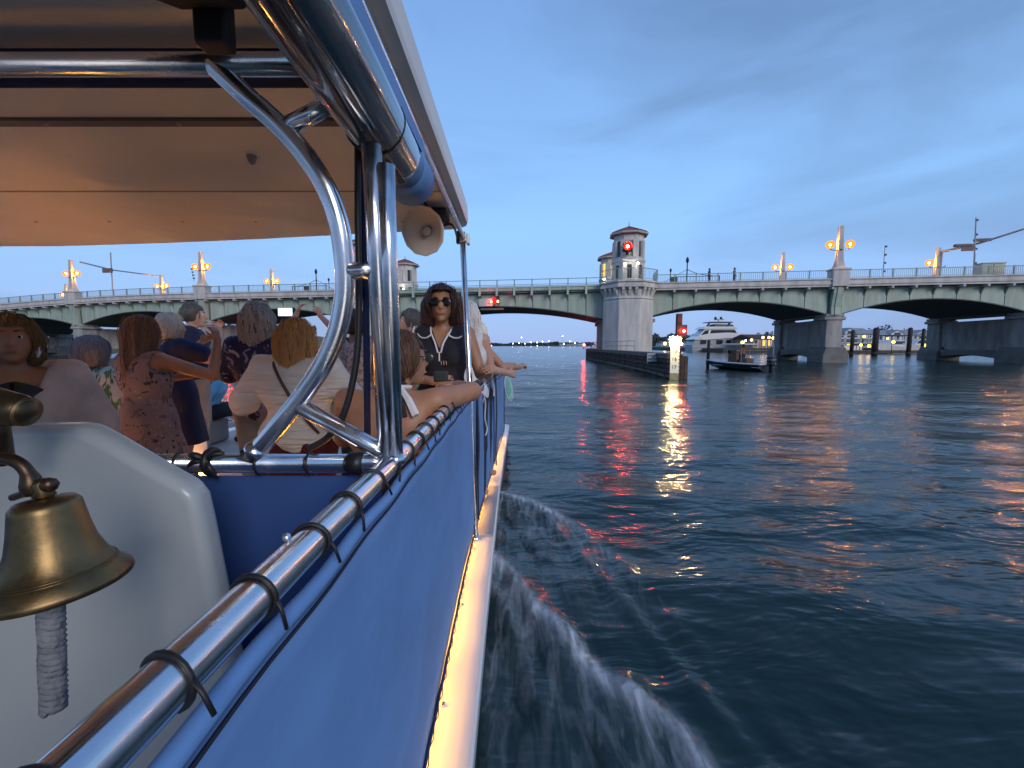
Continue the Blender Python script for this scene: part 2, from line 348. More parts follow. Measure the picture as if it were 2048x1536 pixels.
sweep([(-.1, 7.26), (-.1, 7.80), (12.3, 7.80), (12.3, 7.26)], [-2, 2.4, 20, 53]).build('deck_slab', concrete_d, bridge, local=True)
# plain arch piers
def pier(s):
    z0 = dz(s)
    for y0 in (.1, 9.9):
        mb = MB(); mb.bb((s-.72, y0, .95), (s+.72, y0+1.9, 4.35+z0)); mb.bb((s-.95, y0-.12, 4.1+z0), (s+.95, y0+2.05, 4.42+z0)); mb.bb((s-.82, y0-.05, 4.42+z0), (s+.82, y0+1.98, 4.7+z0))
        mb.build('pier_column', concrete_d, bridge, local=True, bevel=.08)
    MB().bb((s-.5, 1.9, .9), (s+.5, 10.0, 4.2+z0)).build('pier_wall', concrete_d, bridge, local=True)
    mb = MB()
    for y0 in (-.45, 9.4):
        mb.prism([(s-1.15, y0, -2), (s+1.15, y0, -2), (s+1.15, y0, .75), (s+.85, y0, 1.5), (s-.85, y0, 1.5), (s-1.15, y0, .75)], (0, 3.0, 0))
    arc = [(s-.8, 2.4+1e-3, .5)]
    prof = [(2.5, 1.2), (2.5, .35)]+[(2.5+7*k/8, .35+.28*math.sin(PI*k/8)) for k in range(1, 8)]+[(9.5, .35), (9.5, 1.2)]
    mb.prism([(s-.9, y, z) for y, z in prof], (1.8, 0, 0))
    mb.build('pier_footing', mat('wet_concrete', (.16, .155, .145), .7, var=.3, vscale=.8, bump=.08, bscale=5), bridge, local=True, bevel=.1)
    mb = MB()                                                   # curved pilaster rising from the pier to the fascia
    pts = [(-.05, 4.6), (.0, 5.3), (-.1, 6.0), (-.25, 6.6), (-.33, 7.2), (.5, 7.2), (.5, 4.6)]
    mb.prism([(s-.42, y, z+z0) for y, z in pts], (.84, 0, 0)); mb.prism([(s-.14, y-.08, z+z0) for y, z in pts], (.28, 0, 0))
    mb.build('curved_pilaster', green, bridge, local=True)
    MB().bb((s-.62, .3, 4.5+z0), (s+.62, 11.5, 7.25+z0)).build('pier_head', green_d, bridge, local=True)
for s in (-88, -69.7, -50.4, 19.5, 36): pier(s)
# bascule piers
def bascule_pier(s):
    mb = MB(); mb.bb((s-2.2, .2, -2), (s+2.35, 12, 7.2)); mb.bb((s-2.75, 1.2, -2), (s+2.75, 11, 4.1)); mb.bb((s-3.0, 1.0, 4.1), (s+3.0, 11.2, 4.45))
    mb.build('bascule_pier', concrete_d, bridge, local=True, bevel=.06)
    for sy, c in ((-1, .0), (1, 12.0)):
        A = 2.45/math.cos(PI/8)
        MB().lathe([(A, -2), (A, 6.05), (A*.985, 6.1), (A*.985, 6.2), (A*1.02, 6.24), (A*1.02, 6.34), (A*.96, 6.4), (A*.96, 7.3)], 8, (s, c, 0), ph=PI/8).build('octagonal_shaft', concrete, bridge, local=True, bevel=.03)
        prof = [(A*1.08, 7.28), (A*1.13, 7.34), (A*1.13, 7.55), (A*1.10, 7.62), (A*1.10, 7.78), (A*1.16, 7.84), (A*1.16, 7.99)]
        MB().lathe(prof, 8, (s, c, 0), ph=PI/8).build('balcony_slab', concrete, bridge, local=True)
        for f in range(8):
            th = PI/4*f+PI/2*0
            for k in (-1, 0, 1):
                c_, s_ = math.cos(th), math.sin(th); tx, ty = -s_*k*.62, c_*k*.62
                mb = MB(); rr = 2.30
                pr = [(rr, 6.42), (rr+.22, 6.75), (rr+.36, 7.05), (rr+.42, 7.1), (rr+.42, 7.32), (rr, 7.32)]
                P = [Vector((s+c_*q+tx+s_*.13, c+s_*q+ty-c_*.13, z)) for q, z in pr]
                mb.prism(P, (-s_*.26, c_*.26, 0)); mb.build('corbel', concrete, bridge, local=True)
        # balcony railing
        B = A*1.12; ang = [PI/8+PI/4*k for k in range(8)]
        for k in range(8):
            p0 = Vector((s+B*math.cos(ang[k]), c+B*math.sin(ang[k]), 7.99)); p1 = Vector((s+B*math.cos(ang[(k+1) % 8]), c+B*math.sin(ang[(k+1) % 8]), 7.99))
            midp = (p0+p1)/2
            if (sy < 0 and midp.y-c > .5) or (sy > 0 and midp.y-c < -.5): continue
            mb = MB(); mb.tube([p0, p0+Vector((0, 0, 1.15))], .05, 6)
            mb.tube([p0+Vector((0, 0, 1.12)), p1+Vector((0, 0, 1.12))], .035, 6); mb.tube([p0+Vector((0, 0, .15)), p1+Vector((0, 0, .15))], .025, 6)
            for q in range(1, 11): a_ = p0.lerp(p1, q/11); mb.tube([a_+Vector((0, 0, .15)), a_+Vector((0, 0, 1.12))], .013, 4)
            mb.build('balcony_railing', railm, bridge, local=True)
bascule_pier(0); bascule_pier(-29.3)
# navigation lights hung under the middle of the draw span
def shell(name, col, s_, tr):                                    # lamp glass round a bright core, enlarged and emissive to paint the halo
    if name in MATS: return MATS[name]
    m = bpy.data.materials.new(name); m.use_nodes = True; t = m.node_tree; t.nodes.clear()
    e = N(t, 'ShaderNodeEmission'); tr_ = N(t, 'ShaderNodeBsdfTransparent'); mx = N(t, 'ShaderNodeMixShader'); o = N(t, 'ShaderNodeOutputMaterial')
    e.inputs[0].default_value = (*col, 1); e.inputs[1].default_value = s_; mx.inputs[0].default_value = 1-tr
    t.links.new(tr_.outputs[0], mx.inputs[1]); t.links.new(e.outputs[0], mx.inputs[2]); t.links.new(mx.outputs[0], o.inputs[0]); MATS[name] = m; return m
def bulb(parent, c, r, core, glass, k=2.1, sc_=(1, 1, 1), local=True):
    o = MB().ball(c, r*k, 16, sc_).build('lamp_glass', glass, parent, smooth=True, local=local); MB().ball(c, r, 10, sc_).build('bulb', core, o, smooth=True, local=True)
amber_g = shell('amber_glass', (1.0, .22, .012), 1.7, .12); red_g = shell('red_glass', (1.0, .012, .008), 1.2, .35)
red_l = emat('red_signal_glow', (1.0, .045, .03), 3600)
red_s = emat('red_lamp_soft', (1.0, .05, .03), 420)
redp = mat('red_board', (.35, .015, .015), .5)
nl = thing('navigation_light_board', 'pale green box and red board with two red lamps under the draw span', 'navigation light', bw(-14.2, -.6, 6.6), BRZ)
q = MB().bb((-1.35, -.08, -.75), (.1, .25, .05)).build('light_box', mat('pale_green_paint', (.42, .50, .45), .5), nl, local=True)
MB().bb((.14, -.06, -.55), (.52, .1, .25)).build('red_board', redp, nl, local=True); MB().bb((-1.2, 0, -1.15), (1.3, .4, -.95)).build('catwalk', web_m, nl, local=True)
for x in (0.03, .74): bulb(nl, (x, -.25, -.28), .09, red_s, red_g)
MB().bb((.62, -.15, -.6), (.86, .1, .3)).build('lamp_bracket', black, nl, local=True)

# ---------------------------------------------------------------- towers
roof_m = mat('terracotta_tile', (.24, .075, .055), .7, var=.25, vscale=5, bump=.1, bscale=14)
glass_lit = emat('lit_window', (1.0, .55, .10), 1.2)
glass_dk = mat('dark_window', (.04, .045, .05), .15)
whitel = emat('white_flood_glow', (1.0, .93, .78), 42)
def tower(s, v, label, lit=False, flip=False):
    T = thing('bridge_tower', label, 'tower', bw(s, v, 7.99), BRZ+(PI if flip else 0), 'tile roofed octagonal towers on the bridge')
    c8 = math.cos(PI/8)
    MB().lathe([(1.62/c8, 0), (1.62/c8, .25), (1.56/c8, .3), (1.56/c8, 1.95), (1.62/c8, 2.0), (1.66/c8, 2.15), (1.58/c8, 2.22), (1.5/c8, 2.45), (1.43/c8, 2.5)], 8, ph=PI/8).build('base_storey', concrete, T, local=True)
    MB().lathe([(1.30/c8, 2.4), (1.30/c8, 4.65)], 8, ph=PI/8).build('inner_wall', concrete, T, local=True)
    MB().lathe([(1.43/c8, 4.02), (1.43/c8, 4.6), (1.50/c8, 4.65)], 8, ph=PI/8).build('upper_band', concrete, T, local=True)
    for k in range(8):
        th = PI/8+PI/4*k; q = 1.36/c8
        rot = Matrix.Rotation(th, 3, 'Z'); MB().box((q*math.cos(th), q*math.sin(th), 3.28), (.22, .62, 1.66), rot).build('pilaster', concrete, T, local=True)
        f = PI/4*k; rot = Matrix.Rotation(f, 3, 'Z')
        if not lit: MB().box((1.305*math.cos(f), 1.305*math.sin(f), 3.28), (.04, .40, 1.5), rot).build('window', glass_dk if k % 2 else concrete, T, local=True)
        elif k in (5, 6, 7): MB().box((1.44*math.cos(f), 1.44*math.sin(f), 3.1 if k == 5 else 3.0), (.08, .26, 1.9), rot).build('lit_window', glass_lit, T, local=True)
        MB().box((1.56*math.cos(f), 1.56*math.sin(f), 1.0), (.05, .42, 1.35), rot).build('window', glass_dk, T, local=True)
    rf = MB().lathe([(1.42/c8, 4.62), (1.78/c8, 4.72), (1.82/c8, 4.88), (1.70/c8, 4.94), (1.1/c8, 5.24), (.5/c8, 5.48), (.05, 5.66)], 8, ph=PI/8)
    o = rf.build('roof', roof_m, T, local=True)
    for k in range(8):
        th = PI/8+PI/4*k; pts = [Vector((r_*math.cos(th), r_*math.sin(th), z+.03)) for r_, z in ((1.72/c8, 4.94), (1.1/c8, 5.24), (.5/c8, 5.48), (.05, 5.66))]
        MB().tube(pts, .05, 6).build('ridge_tile', roof_m, o, local=True)
        f0 = th; a_ = PI/4
    MB().lathe([(1.80/c8, 4.70), (1.86/c8, 4.76), (1.86/c8, 4.86), (1.80/c8, 4.89)], 8, ph=PI/8).build('eave_trim', mat('cream_trim', (.5, .43, .38), .7), o, local=True)
    MB().tube([(0, 0, 5.6), (0, 0, 6.2)], [.06, .012], 6).build('finial', black, o, local=True)
    return T
T1 = tower(0, 0, 'nearest octagonal tower with red signal lamp and white lights below its belt')
sg = thing('traffic_signal', 'bright red signal lamp on the front of the nearest tower', 'signal light', bw(-.28, -1.80, 11.25), BRZ)
bulb(sg, (0, -.42, 0), .12, red_l, red_g, 3.2)
mb = MB(); mb.bb((-.44, -.03, -.44), (.44, .06, .44)); mb.bb((-.13, -.05, -.75), (.13, .1, -.22)); mb.bb((-.06, .05, -.2), (.06, .42, .1)); mb.build('housing', black, sg, local=True)
vz = MB().lathe([(.43, 0), (.43, .62), (.41, .62), (.41, 0)], 20, (0, -.02, 0), Matrix.Rotation(PI/2, 3, 'X')).build('visor', black, sg, local=True)  # hood and backplate added to keep the signal's light off the tower
for i, (ds, g) in enumerate(((-.45, 0), (.75, 1))):
    f = thing('flood_light', ('left' if g == 0 else 'right')+' white flood light on the base of the nearest tower', 'flood light', bw(ds, -1.72, 9.72), BRZ, 'white flood lights on the tower base')
    MB().bb((-.12, -.05, -.1), (.12, .15, .12)).build('housing', black, f, local=True); MB().ball((0, -.12, -.03), .11, 10).build('lamp', whitel, f, smooth=True, local=True)
f = thing('flood_light', 'low white flood light on the left edge of the near balcony', 'flood light', bw(-2.45, -1.55, 8.25), BRZ, 'white flood lights on the tower base')
MB().bb((-.1, -.05, -.1), (.1, .15, .1)).build('housing', black, f, local=True); MB().ball((0, -.1, 0), .09, 10).build('lamp', whitel, f, smooth=True, local=True)
tower(-.9, 12, 'tower with tall lit yellow windows peeping out behind the nearest tower', lit=True)
tower(-29.3, 0, 'octagonal tower hidden behind the boat post on the left bridge pier')
tower(-29.3, 12, 'far tower with red tiled roof seen between the boat post and the thin pole')
for i, ds in enumerate((-.8, .5)):
    f = thing('flood_light', ('left' if i == 0 else 'right')+' white lamp at the foot of the far left tower', 'flood light', bw(-29.3+ds, 10.2, 9.2), BRZ, 'white flood lights on the tower base')
    MB().bb((-.1, 0, -.1), (.1, .3, .1)).build('housing', black, f, local=True); MB().ball((0, -.1, 0), .13, 10).build('lamp', whitel, f, smooth=True, local=True)

# ---------------------------------------------------------------- street lamps on the bridge
glob = emat('amber_globe', (1.0, .34, .04), 6500)
def lamp(s, v, label, ped=True, one=False):
    L = thing('street_lamp', label, 'street lamp', bw(s, v, 7.25+dz(s)), BRZ, 'amber globe lamps along the bridge')
    if ped:
        mb = MB(); mb.bb((-.72, -.62, 0), (.72, .5, 1.5)); mb.bb((-.80, -.70, 1.5), (.80, .58, 1.68)); mb.build('pedestal', concrete, L, local=True, bevel=.03)
    mb = MB(); q = [(.48, 1.6), (.36, 1.95), (.27, 2.4), (.24, 3.0), (.155, 5.55), (.17, 5.58), (.17, 5.66)]
    if not ped: q = [(.24, .6)]+q[3:]
    mb.lathe([(r_*1.414, z) for r_, z in q], 4, ph=PI/4); mb.build('obelisk', concrete, L, local=True)
    mb = MB(); mb.tube(spline([(-.85, 0, 3.62), (-.7, 0, 3.48), (-.3, 0, 3.42), (0, 0, 3.42), (.3, 0, 3.42), (.7, 0, 3.48), (.85, 0, 3.62)], 4), .035, 6); mb.lathe([(.27, 3.36), (.27, 3.5)], 10); mb.build('arm', black, L, local=True)
    for x in ((-.85, .85) if not one else (-.85,)):
        MB().lathe([(.05, 3.60), (.10, 3.66), (.05, 3.7)], 10, (x, 0, 0)).build('globe_base', black, L, local=True)
        bulb(L, (x, 0, 3.96), .085, glob, amber_g, 4.4)
    return L
lamp(19.5, .05, 'tall amber twin globe lamp on the near concrete pedestal right of the tower')
lamp(19.5, 12.1, 'smaller far side twin globe lamp between the tower and the tall lamp', ped=False)
lamp(36, .05, 'amber twin globe lamp cut by the right edge of the picture')
lamp(36, 12.1, 'far side amber lamp below the overhead signal arm at the right', ped=False, one=True)
lamp(-50.4, .05, 'tall amber twin globe lamp above the man in navy')
lamp(-50.4, 12.1, 'small far side twin globe lamp left of the curved chrome tube', ped=False)
lamp(-69.7, .05, 'tall amber twin globe lamp nearest the left edge of the picture')
lamp(-69.7, 12.1, 'small far side twin globe lamp above the brown haired woman', ped=False)
lamp(-88, 12.1, 'small low twin globe lamp at far left over the palm shirt', ped=False)

# gantry, masts and the traffic gates on the deck
steel = mat('galvanised_steel', (.30, .31, .32), .5, .6)
G = thing('signal_gantry', 'long overhead signal arm with dark signal boxes at the right end of the bridge', 'gantry', bw(36.2, 12, 7.8), BRZ)
a0 = bw(36.2, 12, 12.4); a1 = at_y(2048, 458, 44.0); a2 = at_y(2200, 428, 40.0)
inv = (Matrix.Translation(bw(36.2, 12, 7.8)) @ Matrix.Rotation(BRZ, 4, 'Z')).inverted()
MB().tube([inv @ a0, inv @ at_y(1960, 486, 47.5), inv @ a1, inv @ a2], [.13, .11, .09, .08], 8).build('arm', steel, G, local=True)
MB().tube([(0, 0, 0), (0, 0, 4.7)], .16, 8).build('mast', steel, G, local=True)
for px, py in ((1925, 491), (1965, 480)):
    q = inv @ at_y(px, py, 47.5); MB().box(q, (1.5, .3, .28)).build('signal_head', black, G, local=True)
q = inv @ at_y(1935, 496, 47.4); MB().box(q, (1.1, .12, .62)).build('sign_board', mat('sign_back', (.10, .09, .10), .6), G, local=True)
G2 = thing('signal_gantry', 'thin overhead signal arm with a sign at the far left of the bridge', 'gantry', bw(-66, 12, 7.4), BRZ)
inv = (Matrix.Translation(bw(-66, 12, 7.4)) @ Matrix.Rotation(BRZ, 4, 'Z')).inverted()
MB().tube([inv @ at_y(160, 524, 57), inv @ at_y(225, 540, 62), inv @ at_y(315, 552, 68)], .09, 6).build('arm', steel, G2, local=True)
MB().box(inv @ at_y(215, 541, 61.5), (1.6, .15, .6)).build('sign_board', mat('sign_back', (.10, .09, .10), .6), G2, local=True)
MB().tube([inv @ at_y(225, 580, 62), inv @ at_y(221, 505, 62)], .08, 6).build('mast', steel, G2, local=True)
for px, top, Yd, r_, lb in ((1952, 435, 40.2, .08, 'tall camera mast with small boxes at the right of the bridge'), (1770, 490, 41.5, .045, 'thin whip mast standing on the bridge right of the tall lamp'), (382, 537, 54.2, .03, 'thin whip mast above the man in navy')):
    p0 = at_y(px-5 if px > 1024 else px+6, 565, Yd); p1 = at_y(px, top, Yd)
    m_ = thing('mast', lb, 'mast', p0); MB().tube([p0, p1], [r_, r_*.6], 6).build('pole', steel, m_)
    for k in range(4): q = p1.lerp(p0, .04+.22*k); MB().box(q+Vector((.1, 0, 0)), (.16, .14, .16)).build('equipment_box', black, m_)
cab = thing('control_cabinet', 'green grey control cabinet on the bridge beside the camera mast', 'cabinet', bw(32.6, .6, 7.9), BRZ)
MB().bb((-.9, 0, 0), (.9, .8, 1.25)).build('body', green, cab, local=True); MB().bb((-.95, -.05, 1.25), (.95, .85, 1.33)).build('lid', railm, cab, local=True); MB().bb((-.02, -.02, .1), (.02, .0, 1.2)).build('door_seam', black, cab, local=True)
def gate(s0, sgn, label):
    g = thing('barrier_gate', label, 'barrier gate', bw(s0, .6, 7.8), BRZ)
    MB().lathe([(.09, 0), (.07, .3), (.055, 2.2), (.13, 2.3), (.16, 2.5), (.10, 2.7), (.02, 2.82)], 8).build('post', black, g, local=True)
    MB().lathe([(.07, 0), (.05, .3), (.045, 1.35), (.10, 1.42), (.12, 1.55), (.02, 1.72)], 8, (-1.6*sgn, 0, 0)).build('short_post', black, g, local=True)
    MB().tube(spline([(0, 0, 1.55), (1.0*sgn, 0, 1.12), (2.4*sgn, 0, .86), (3.1*sgn, 0, .84)], 5), .03, 5).build('stay', black, g, local=True)
    MB().tube([(0, 0, 1.55), (-1.2*sgn, 0, .9), (-2.6*sgn, 0, .1)], .022, 5).build('stay', black, g, local=True)
    fr = MB(); 
    for z in (.1, .82): fr.tube([(-1.3*sgn, -.1, z), (3.1*sgn, -.1, z)], .035, 5)
    fr.tube([(3.1*sgn, -.1, .1), (3.1*sgn, -.1, .84)], .05, 5); fr.bb((-1.55, -.15, 0), (-.95, .0, .82)); fr.build('gate_frame', black, g, local=True)
    mb = MB()
    for k in range(14): mb.bb((-1.2*sgn+sgn*k*.3-.012, -.11, .1), (-1.2*sgn+sgn*k*.3+.012, -.09, .8))
    mb.build('gate_bars', black, g, local=True)
gate(5.9, 1, 'black barrier gate with a finial post just right of the nearest tower')
gate(-35.5, -1, 'black barrier gate with a finial post beside the curved chrome tube')

# ---------------------------------------------------------------- timber fender round the bridge pier
timber = mat('dark_timber', (.038, .030, .026), .75, var=.5, vscale=2.5, bump=.2, bscale=10, stretch=(1, 1, 3))
timber2 = mat('grey_timber', (.15, .14, .13), .8, var=.3, vscale=2, bump=.15, bscale=10)
algae = mat('algae_timber', (.055, .065, .035), .6, var=.4, vscale=3, bump=.15, bscale=8)
def gz(px, py): q = at_z(px, py, 0.0); return (q.x, q.y)
F0 = gz(1340, 754); 
fp = [Vector((8.15, 22.2)), Vector((8.55, 27)), Vector((8.85, 33)), Vector((9.0, 40)), Vector((9.05, 47)), Vector((9.25, 53)), Vector((9.9, 57)), Vector((11.5, 60))]
fend = thing('timber_fender', 'dark timber fender wall guarding the foot of the bridge pier', 'fender', (fp[0].x, fp[0].y, 0))
FT = 1.18
levels = [(.02, .17, algae), (.24, .44, timber), (.50, .70, timber), (.76, .96, timber), (1.0, FT, timber2)]
for i in range(len(fp)-1):
    a, b = fp[i], fp[i+1]; d = (b-a).normalized(); nrm = Vector((-d.y, d.x)); ln = (b-a).length
    for k, (z0, z1, m_) in enumerate(levels):
        off = .12+.03*math.sin(k*3+i)+(.04 if k == 4 else 0); g_ = .015
        P = [(a.x+d.x*g_, a.y+d.y*g_, z0), (b.x-d.x*g_, b.y-d.y*g_, z0), (b.x-d.x*g_, b.y-d.y*g_, z1), (a.x+d.x*g_, a.y+d.y*g_, z1)]
        MB().prism(P, (nrm.x*off, nrm.y*off, 0)).build('plank', m_, fend)
    MB().prism([(a.x, a.y, -1), (b.x, b.y, -1), (b.x, b.y, FT-.05), (a.x, a.y, FT-.05)], (-nrm.x*.18, -nrm.y*.18, 0)).build('backing_wall', timber, fend)
    for k in range(max(1, int(ln/1.6))):
        q = a+d*(ln*(k+.3)/max(1, int(ln/1.6)))
        MB().tube([(q.x+nrm.x*.02, q.y+nrm.y*.02, -1), (q.x+nrm.x*.02, q.y+nrm.y*.02, FT-.08)], .13, 8).build('pile', timber, fend)
    P = [(a.x, a.y, FT), (b.x, b.y, FT), (b.x-nrm.x*.9, b.y-nrm.y*.9, FT), (a.x-nrm.x*.9, a.y-nrm.y*.9, FT)]
    MB().prism([(x+nrm.x*.2, y+nrm.y*.2, z+.005) for x, y, z in P], (0, 0, .06)).build('walkway_plank', timber2, fend)
    if i > 1:
        rl = MB()
        for z in (.45, .85): rl.tube([(a.x-nrm.x*.5, a.y-nrm.y*.5, FT+z), (b.x-nrm.x*.5, b.y-nrm.y*.5, FT+z)], .025, 5)
        for k in range(3): q = a.lerp(b, k/3); rl.tube([(q.x-nrm.x*.5, q.y-nrm.y*.5, FT), (q.x-nrm.x*.5, q.y-nrm.y*.5, FT+.87)], .025, 5)
        rl.build('hand_rail', steel, fend)
for k in range(6):                                             # end cluster of square piles
    x = fp[0].x+.42+(k % 3)*.19-.2+.18; y = fp[0].y-.05+(k//3)*.26
    MB().bb((x-.085, y-.12, -1), (x+.085, y+.12, FT-.04+.04*math.sin(k*5))).build('pile', mat('brown_timber', (.075, .045, .035), .8, var=.5, vscale=3, bump=.2, bscale=8), fend)
MB().bb((fp[0].x+.08, fp[0].y+.38, -1), (fp[0].x+.9, fp[0].y+.62, FT-.1)).build('backing_wall', timber, fend)
# clearance gauge board
gb = at_y(1348, 755, 21.55); gb.z = 0
gauge = thing('clearance_gauge', 'white lit clearance gauge board standing at the near end of the fender', 'gauge board', gb)
board_m = mat('gauge_white', (.78, .78, .66), .6, var=.08, vscale=3)
MB().bb((gb.x-.22, gb.y-.03, .30), (gb.x+.22, gb.y+.03, 1.66)).build('board', board_m, gauge)
MB().bb((gb.x-.22, gb.y-.028, -.3), (gb.x+.22, gb.y+.028, .30)).build('board_foot', mat('stained_board', (.30, .26, .16), .7, var=.3, vscale=6), gauge)
bx_ = MB().bb((gb.x-.31, gb.y-.02, 1.66), (gb.x+.31, gb.y+.3, 2.05)).build('lamp_box', board_m, gauge)
MB().bb((gb.x-.35, gb.y-.34, 2.12), (gb.x+.2, gb.y+.02, 2.15)).build('lamp_hood', mat('gauge_hood', (.6, .6, .55), .5), gauge)
glow = emat('gauge_lamp_glow', (1.0, .70, .28), 900)
for x in (-.18, .02): MB().ball((gb.x+x, gb.y-.2, 2.06), .055, 10).build('lamp', glow, gauge, smooth=True)
MB().bb((gb.x-.30, gb.y-.012, 2.05), (gb.x+.2, gb.y+.02, 2.13)).build('lamp_back', board_m, gauge)
def text(body, size, loc, rot, m, parent, name, ext=.004):
    cu = bpy.data.curves.new(name, 'FONT'); cu.body = body; cu.size = size; cu.align_x = 'CENTER'; cu.align_y = 'CENTER'; cu.extrude = ext
    tmp = bpy.data.objects.new(name, cu); COL.objects.link(tmp)
    dg = bpy.context.evaluated_depsgraph_get(); me = bpy.data.meshes.new_from_object(tmp.evaluated_get(dg))
    bpy.data.objects.remove(tmp); o = bpy.data.objects.new(name, me); me.materials.clear(); me.materials.append(m); COL.objects.link(o)
    o.parent = parent; o.location = Vector(loc)-(parent.location if parent.parent is None else Vector((0, 0, 0))); o.rotation_euler = rot; return o
inkm = mat('gauge_ink', (.03, .03, .03), .7)
for k, dg_ in enumerate(('15', '16', '17')): text(dg_, .26, (gb.x-.03, gb.y-.036, 1.40-.40*k), (PI/2, 0, 0), inkm, gauge, 'numeral')
for k in range(7): MB().bb((gb.x+.17, gb.y-.036, 1.5-.18*k), (gb.x+.218, gb.y-.031, 1.53-.18*k)).build('tick_mark', inkm, gauge)
# steel pile with red lamp
pp = at_y(1356, 700, 22.6); pile = thing('marker_pile', 'rust brown square pile carrying a red lamp beside the gauge board', 'pile', (pp.x, pp.y, 0))
MB().bb((pp.x-.13, pp.y-.13, -1), (pp.x+.13, pp.y+.13, 3.32)).build('post', mat('rusty_brown', (.11, .05, .04), .8, var=.35, vscale=3), pile, bevel=.02)
rl_ = thing('red_lamp', 'red lamp glowing beside the top of the gauge board', 'red lamp', (pp.x+.14, pp.y-.25, 2.42))
bulb(rl_, (pp.x+.14, pp.y-.34, 2.42), .065, emat('red_pile_glow', (1.0, .05, .03), 700), red_g, 2.3, local=False); MB().bb((pp.x-.16, pp.y-.2, 2.10), (pp.x+.36, pp.y-.14, 2.74)).build('housing', black, rl_)  # black plate added behind the lamp to keep its light off the pile
# sign on the fender
sp = at_y(1303, 716, 24.6); sgn = thing('fender_sign', 'small white notice board with blurred dark lines on the fender', 'sign', (sp.x, sp.y, .6))
rotS = Matrix.Rotation(R(8), 3, 'Z')
MB().box((sp.x-.05, sp.y-.3, .93), (.62, .03, .62), rotS).build('board', mat('sign_white', (.62, .62, .60), .6, var=.12, vscale=5), sgn)
for r_, z in ((0, 1.10), (1, .92)):
    for k in range(7):
        x = sp.x-.05+(-.24+.08*k)*math.cos(R(8)); y = sp.y-.3+(-.24+.08*k)*math.sin(R(8))-.022
        MB().box((x, y, z+random.uniform(-.01, .01)), (.055, .008, random.uniform(.05, .10)), rotS).build('letter_mark', mat('sign_ink', (.06, .06, .09), .7), sgn)
MB().box((sp.x-.05, sp.y-.31, .70), (.60, .035, .14), rotS).build('weed_stain', algae, sgn)
# red lamps on fender far end and on left pier
e = at_y(1168, 690, 54.0); fr_ = thing('red_lamp', 'red lamp on the far left end of the timber fender', 'red lamp', (e.x, e.y, FT))
bulb(fr_, (e.x, e.y, 1.72), .12, red_s, red_g, 2.0, local=False); MB().tube([(e.x, e.y+.16, FT), (e.x, e.y+.16, 1.85)], .06, 6).build('post', black, fr_)
e = at_y(452, 690, 51.0); fr_ = thing('red_lamp', 'red lamp in front of the left bridge pier beside the grey curly hair', 'red lamp', (e.x, e.y, 0))
bulb(fr_, (e.x, e.y, 1.72), .15, red_s, red_g, 2.3, (.7, .7, 1.3), local=False); MB().tube([(e.x, e.y+.3, -1), (e.x, e.y+.3, 1.8)], .14, 6).build('post', steel, fr_)
# ---------------------------------------------------------------- the tour boat the camera rides on
LZ = .35; RZ = 1.42
boat = thing('tour_boat', 'white tour boat with blue canvas side panels, chrome rails and a flat roof', 'tour boat', (-2.1, 2.5, LZ))
canvas = mat('blue_canvas', (.13, .28, .56), .72, var=.13, vscale=2.6, bump=.05, bscale=7, stretch=(1, .5, 1))
canvas_d = mat('navy_canvas', (.008, .018, .075), .8, var=.12, vscale=3, bump=.03, bscale=9)
hullm = mat('black_hull', (.010, .011, .013), .35, var=.3, vscale=2)
def BX(Y):                                                     # outer X of the ledge along the boat
    return float(np.interp(Y, [-2, 2, 4, 5.5, 7.2, 7.5], [-.126, -.126, -.115, -.085, -.045, -.10]))
PYS = [-1.5, 0, 1.0, 2.0, 2.9, 3.6, 4.4, 5.2, 6.0, 6.6]
def PX(Y): return float(np.interp(Y, [-2, 2.4, 3.3, 4.6, 6.6], [-.290, -.285, -.265, -.215, -.135]))
def RZY(Y): return float(np.interp(Y, [-2, 2.4, 3.5, 6.6], [1.42, 1.42, 1.40, 1.325]))
PORT = -4.60; BOW = 7.35
edge = [(BX(y), y) for y in np.linspace(-1.6, 7.2, 23)]
plan = edge+[(-.16, BOW), (PORT+.15, BOW), (PORT, 7.2), (PORT, -1.6)]
plan_i = [(x-.03, y) for x, y in edge]+[(-.19, BOW-.03), (PORT+.18, BOW-.03), (PORT+.03, 7.17), (PORT+.03, -1.6)]
MB().prism([(x, y, LZ-.085) for x, y in plan], (0, 0, .085)).build('deck_ledge', gel, boat, bevel=.012)
MB().prism([(x, y, -.35) for x, y in plan_i], (0, 0, .62)).build('hull', hullm, boat)
floor_in = [(PX(y)-.03, y) for y in PYS]+[(-.32, 7.0), (PORT+.25, 7.0), (PORT+.25, -1.5)]
MB().prism([(x, y, LZ+.004) for x, y in floor_in], (0, 0, .02)).build('deck_floor', mat('beige_deck', (.42, .37, .31), .6, var=.12, vscale=4), boat)
MB().prism([(BX(2.9)-.012, 2.93, LZ+.004), (BX(4.0)-.012, 4.0, LZ+.004), (PX(4.0)+.02, 4.0, LZ+.004), (PX(2.93)+.02, 2.93, LZ+.004)], (0, 0, .012)).build('boarding_plate', mat('grey_plate', (.33, .34, .36), .5, var=.1), boat, bevel=.004)
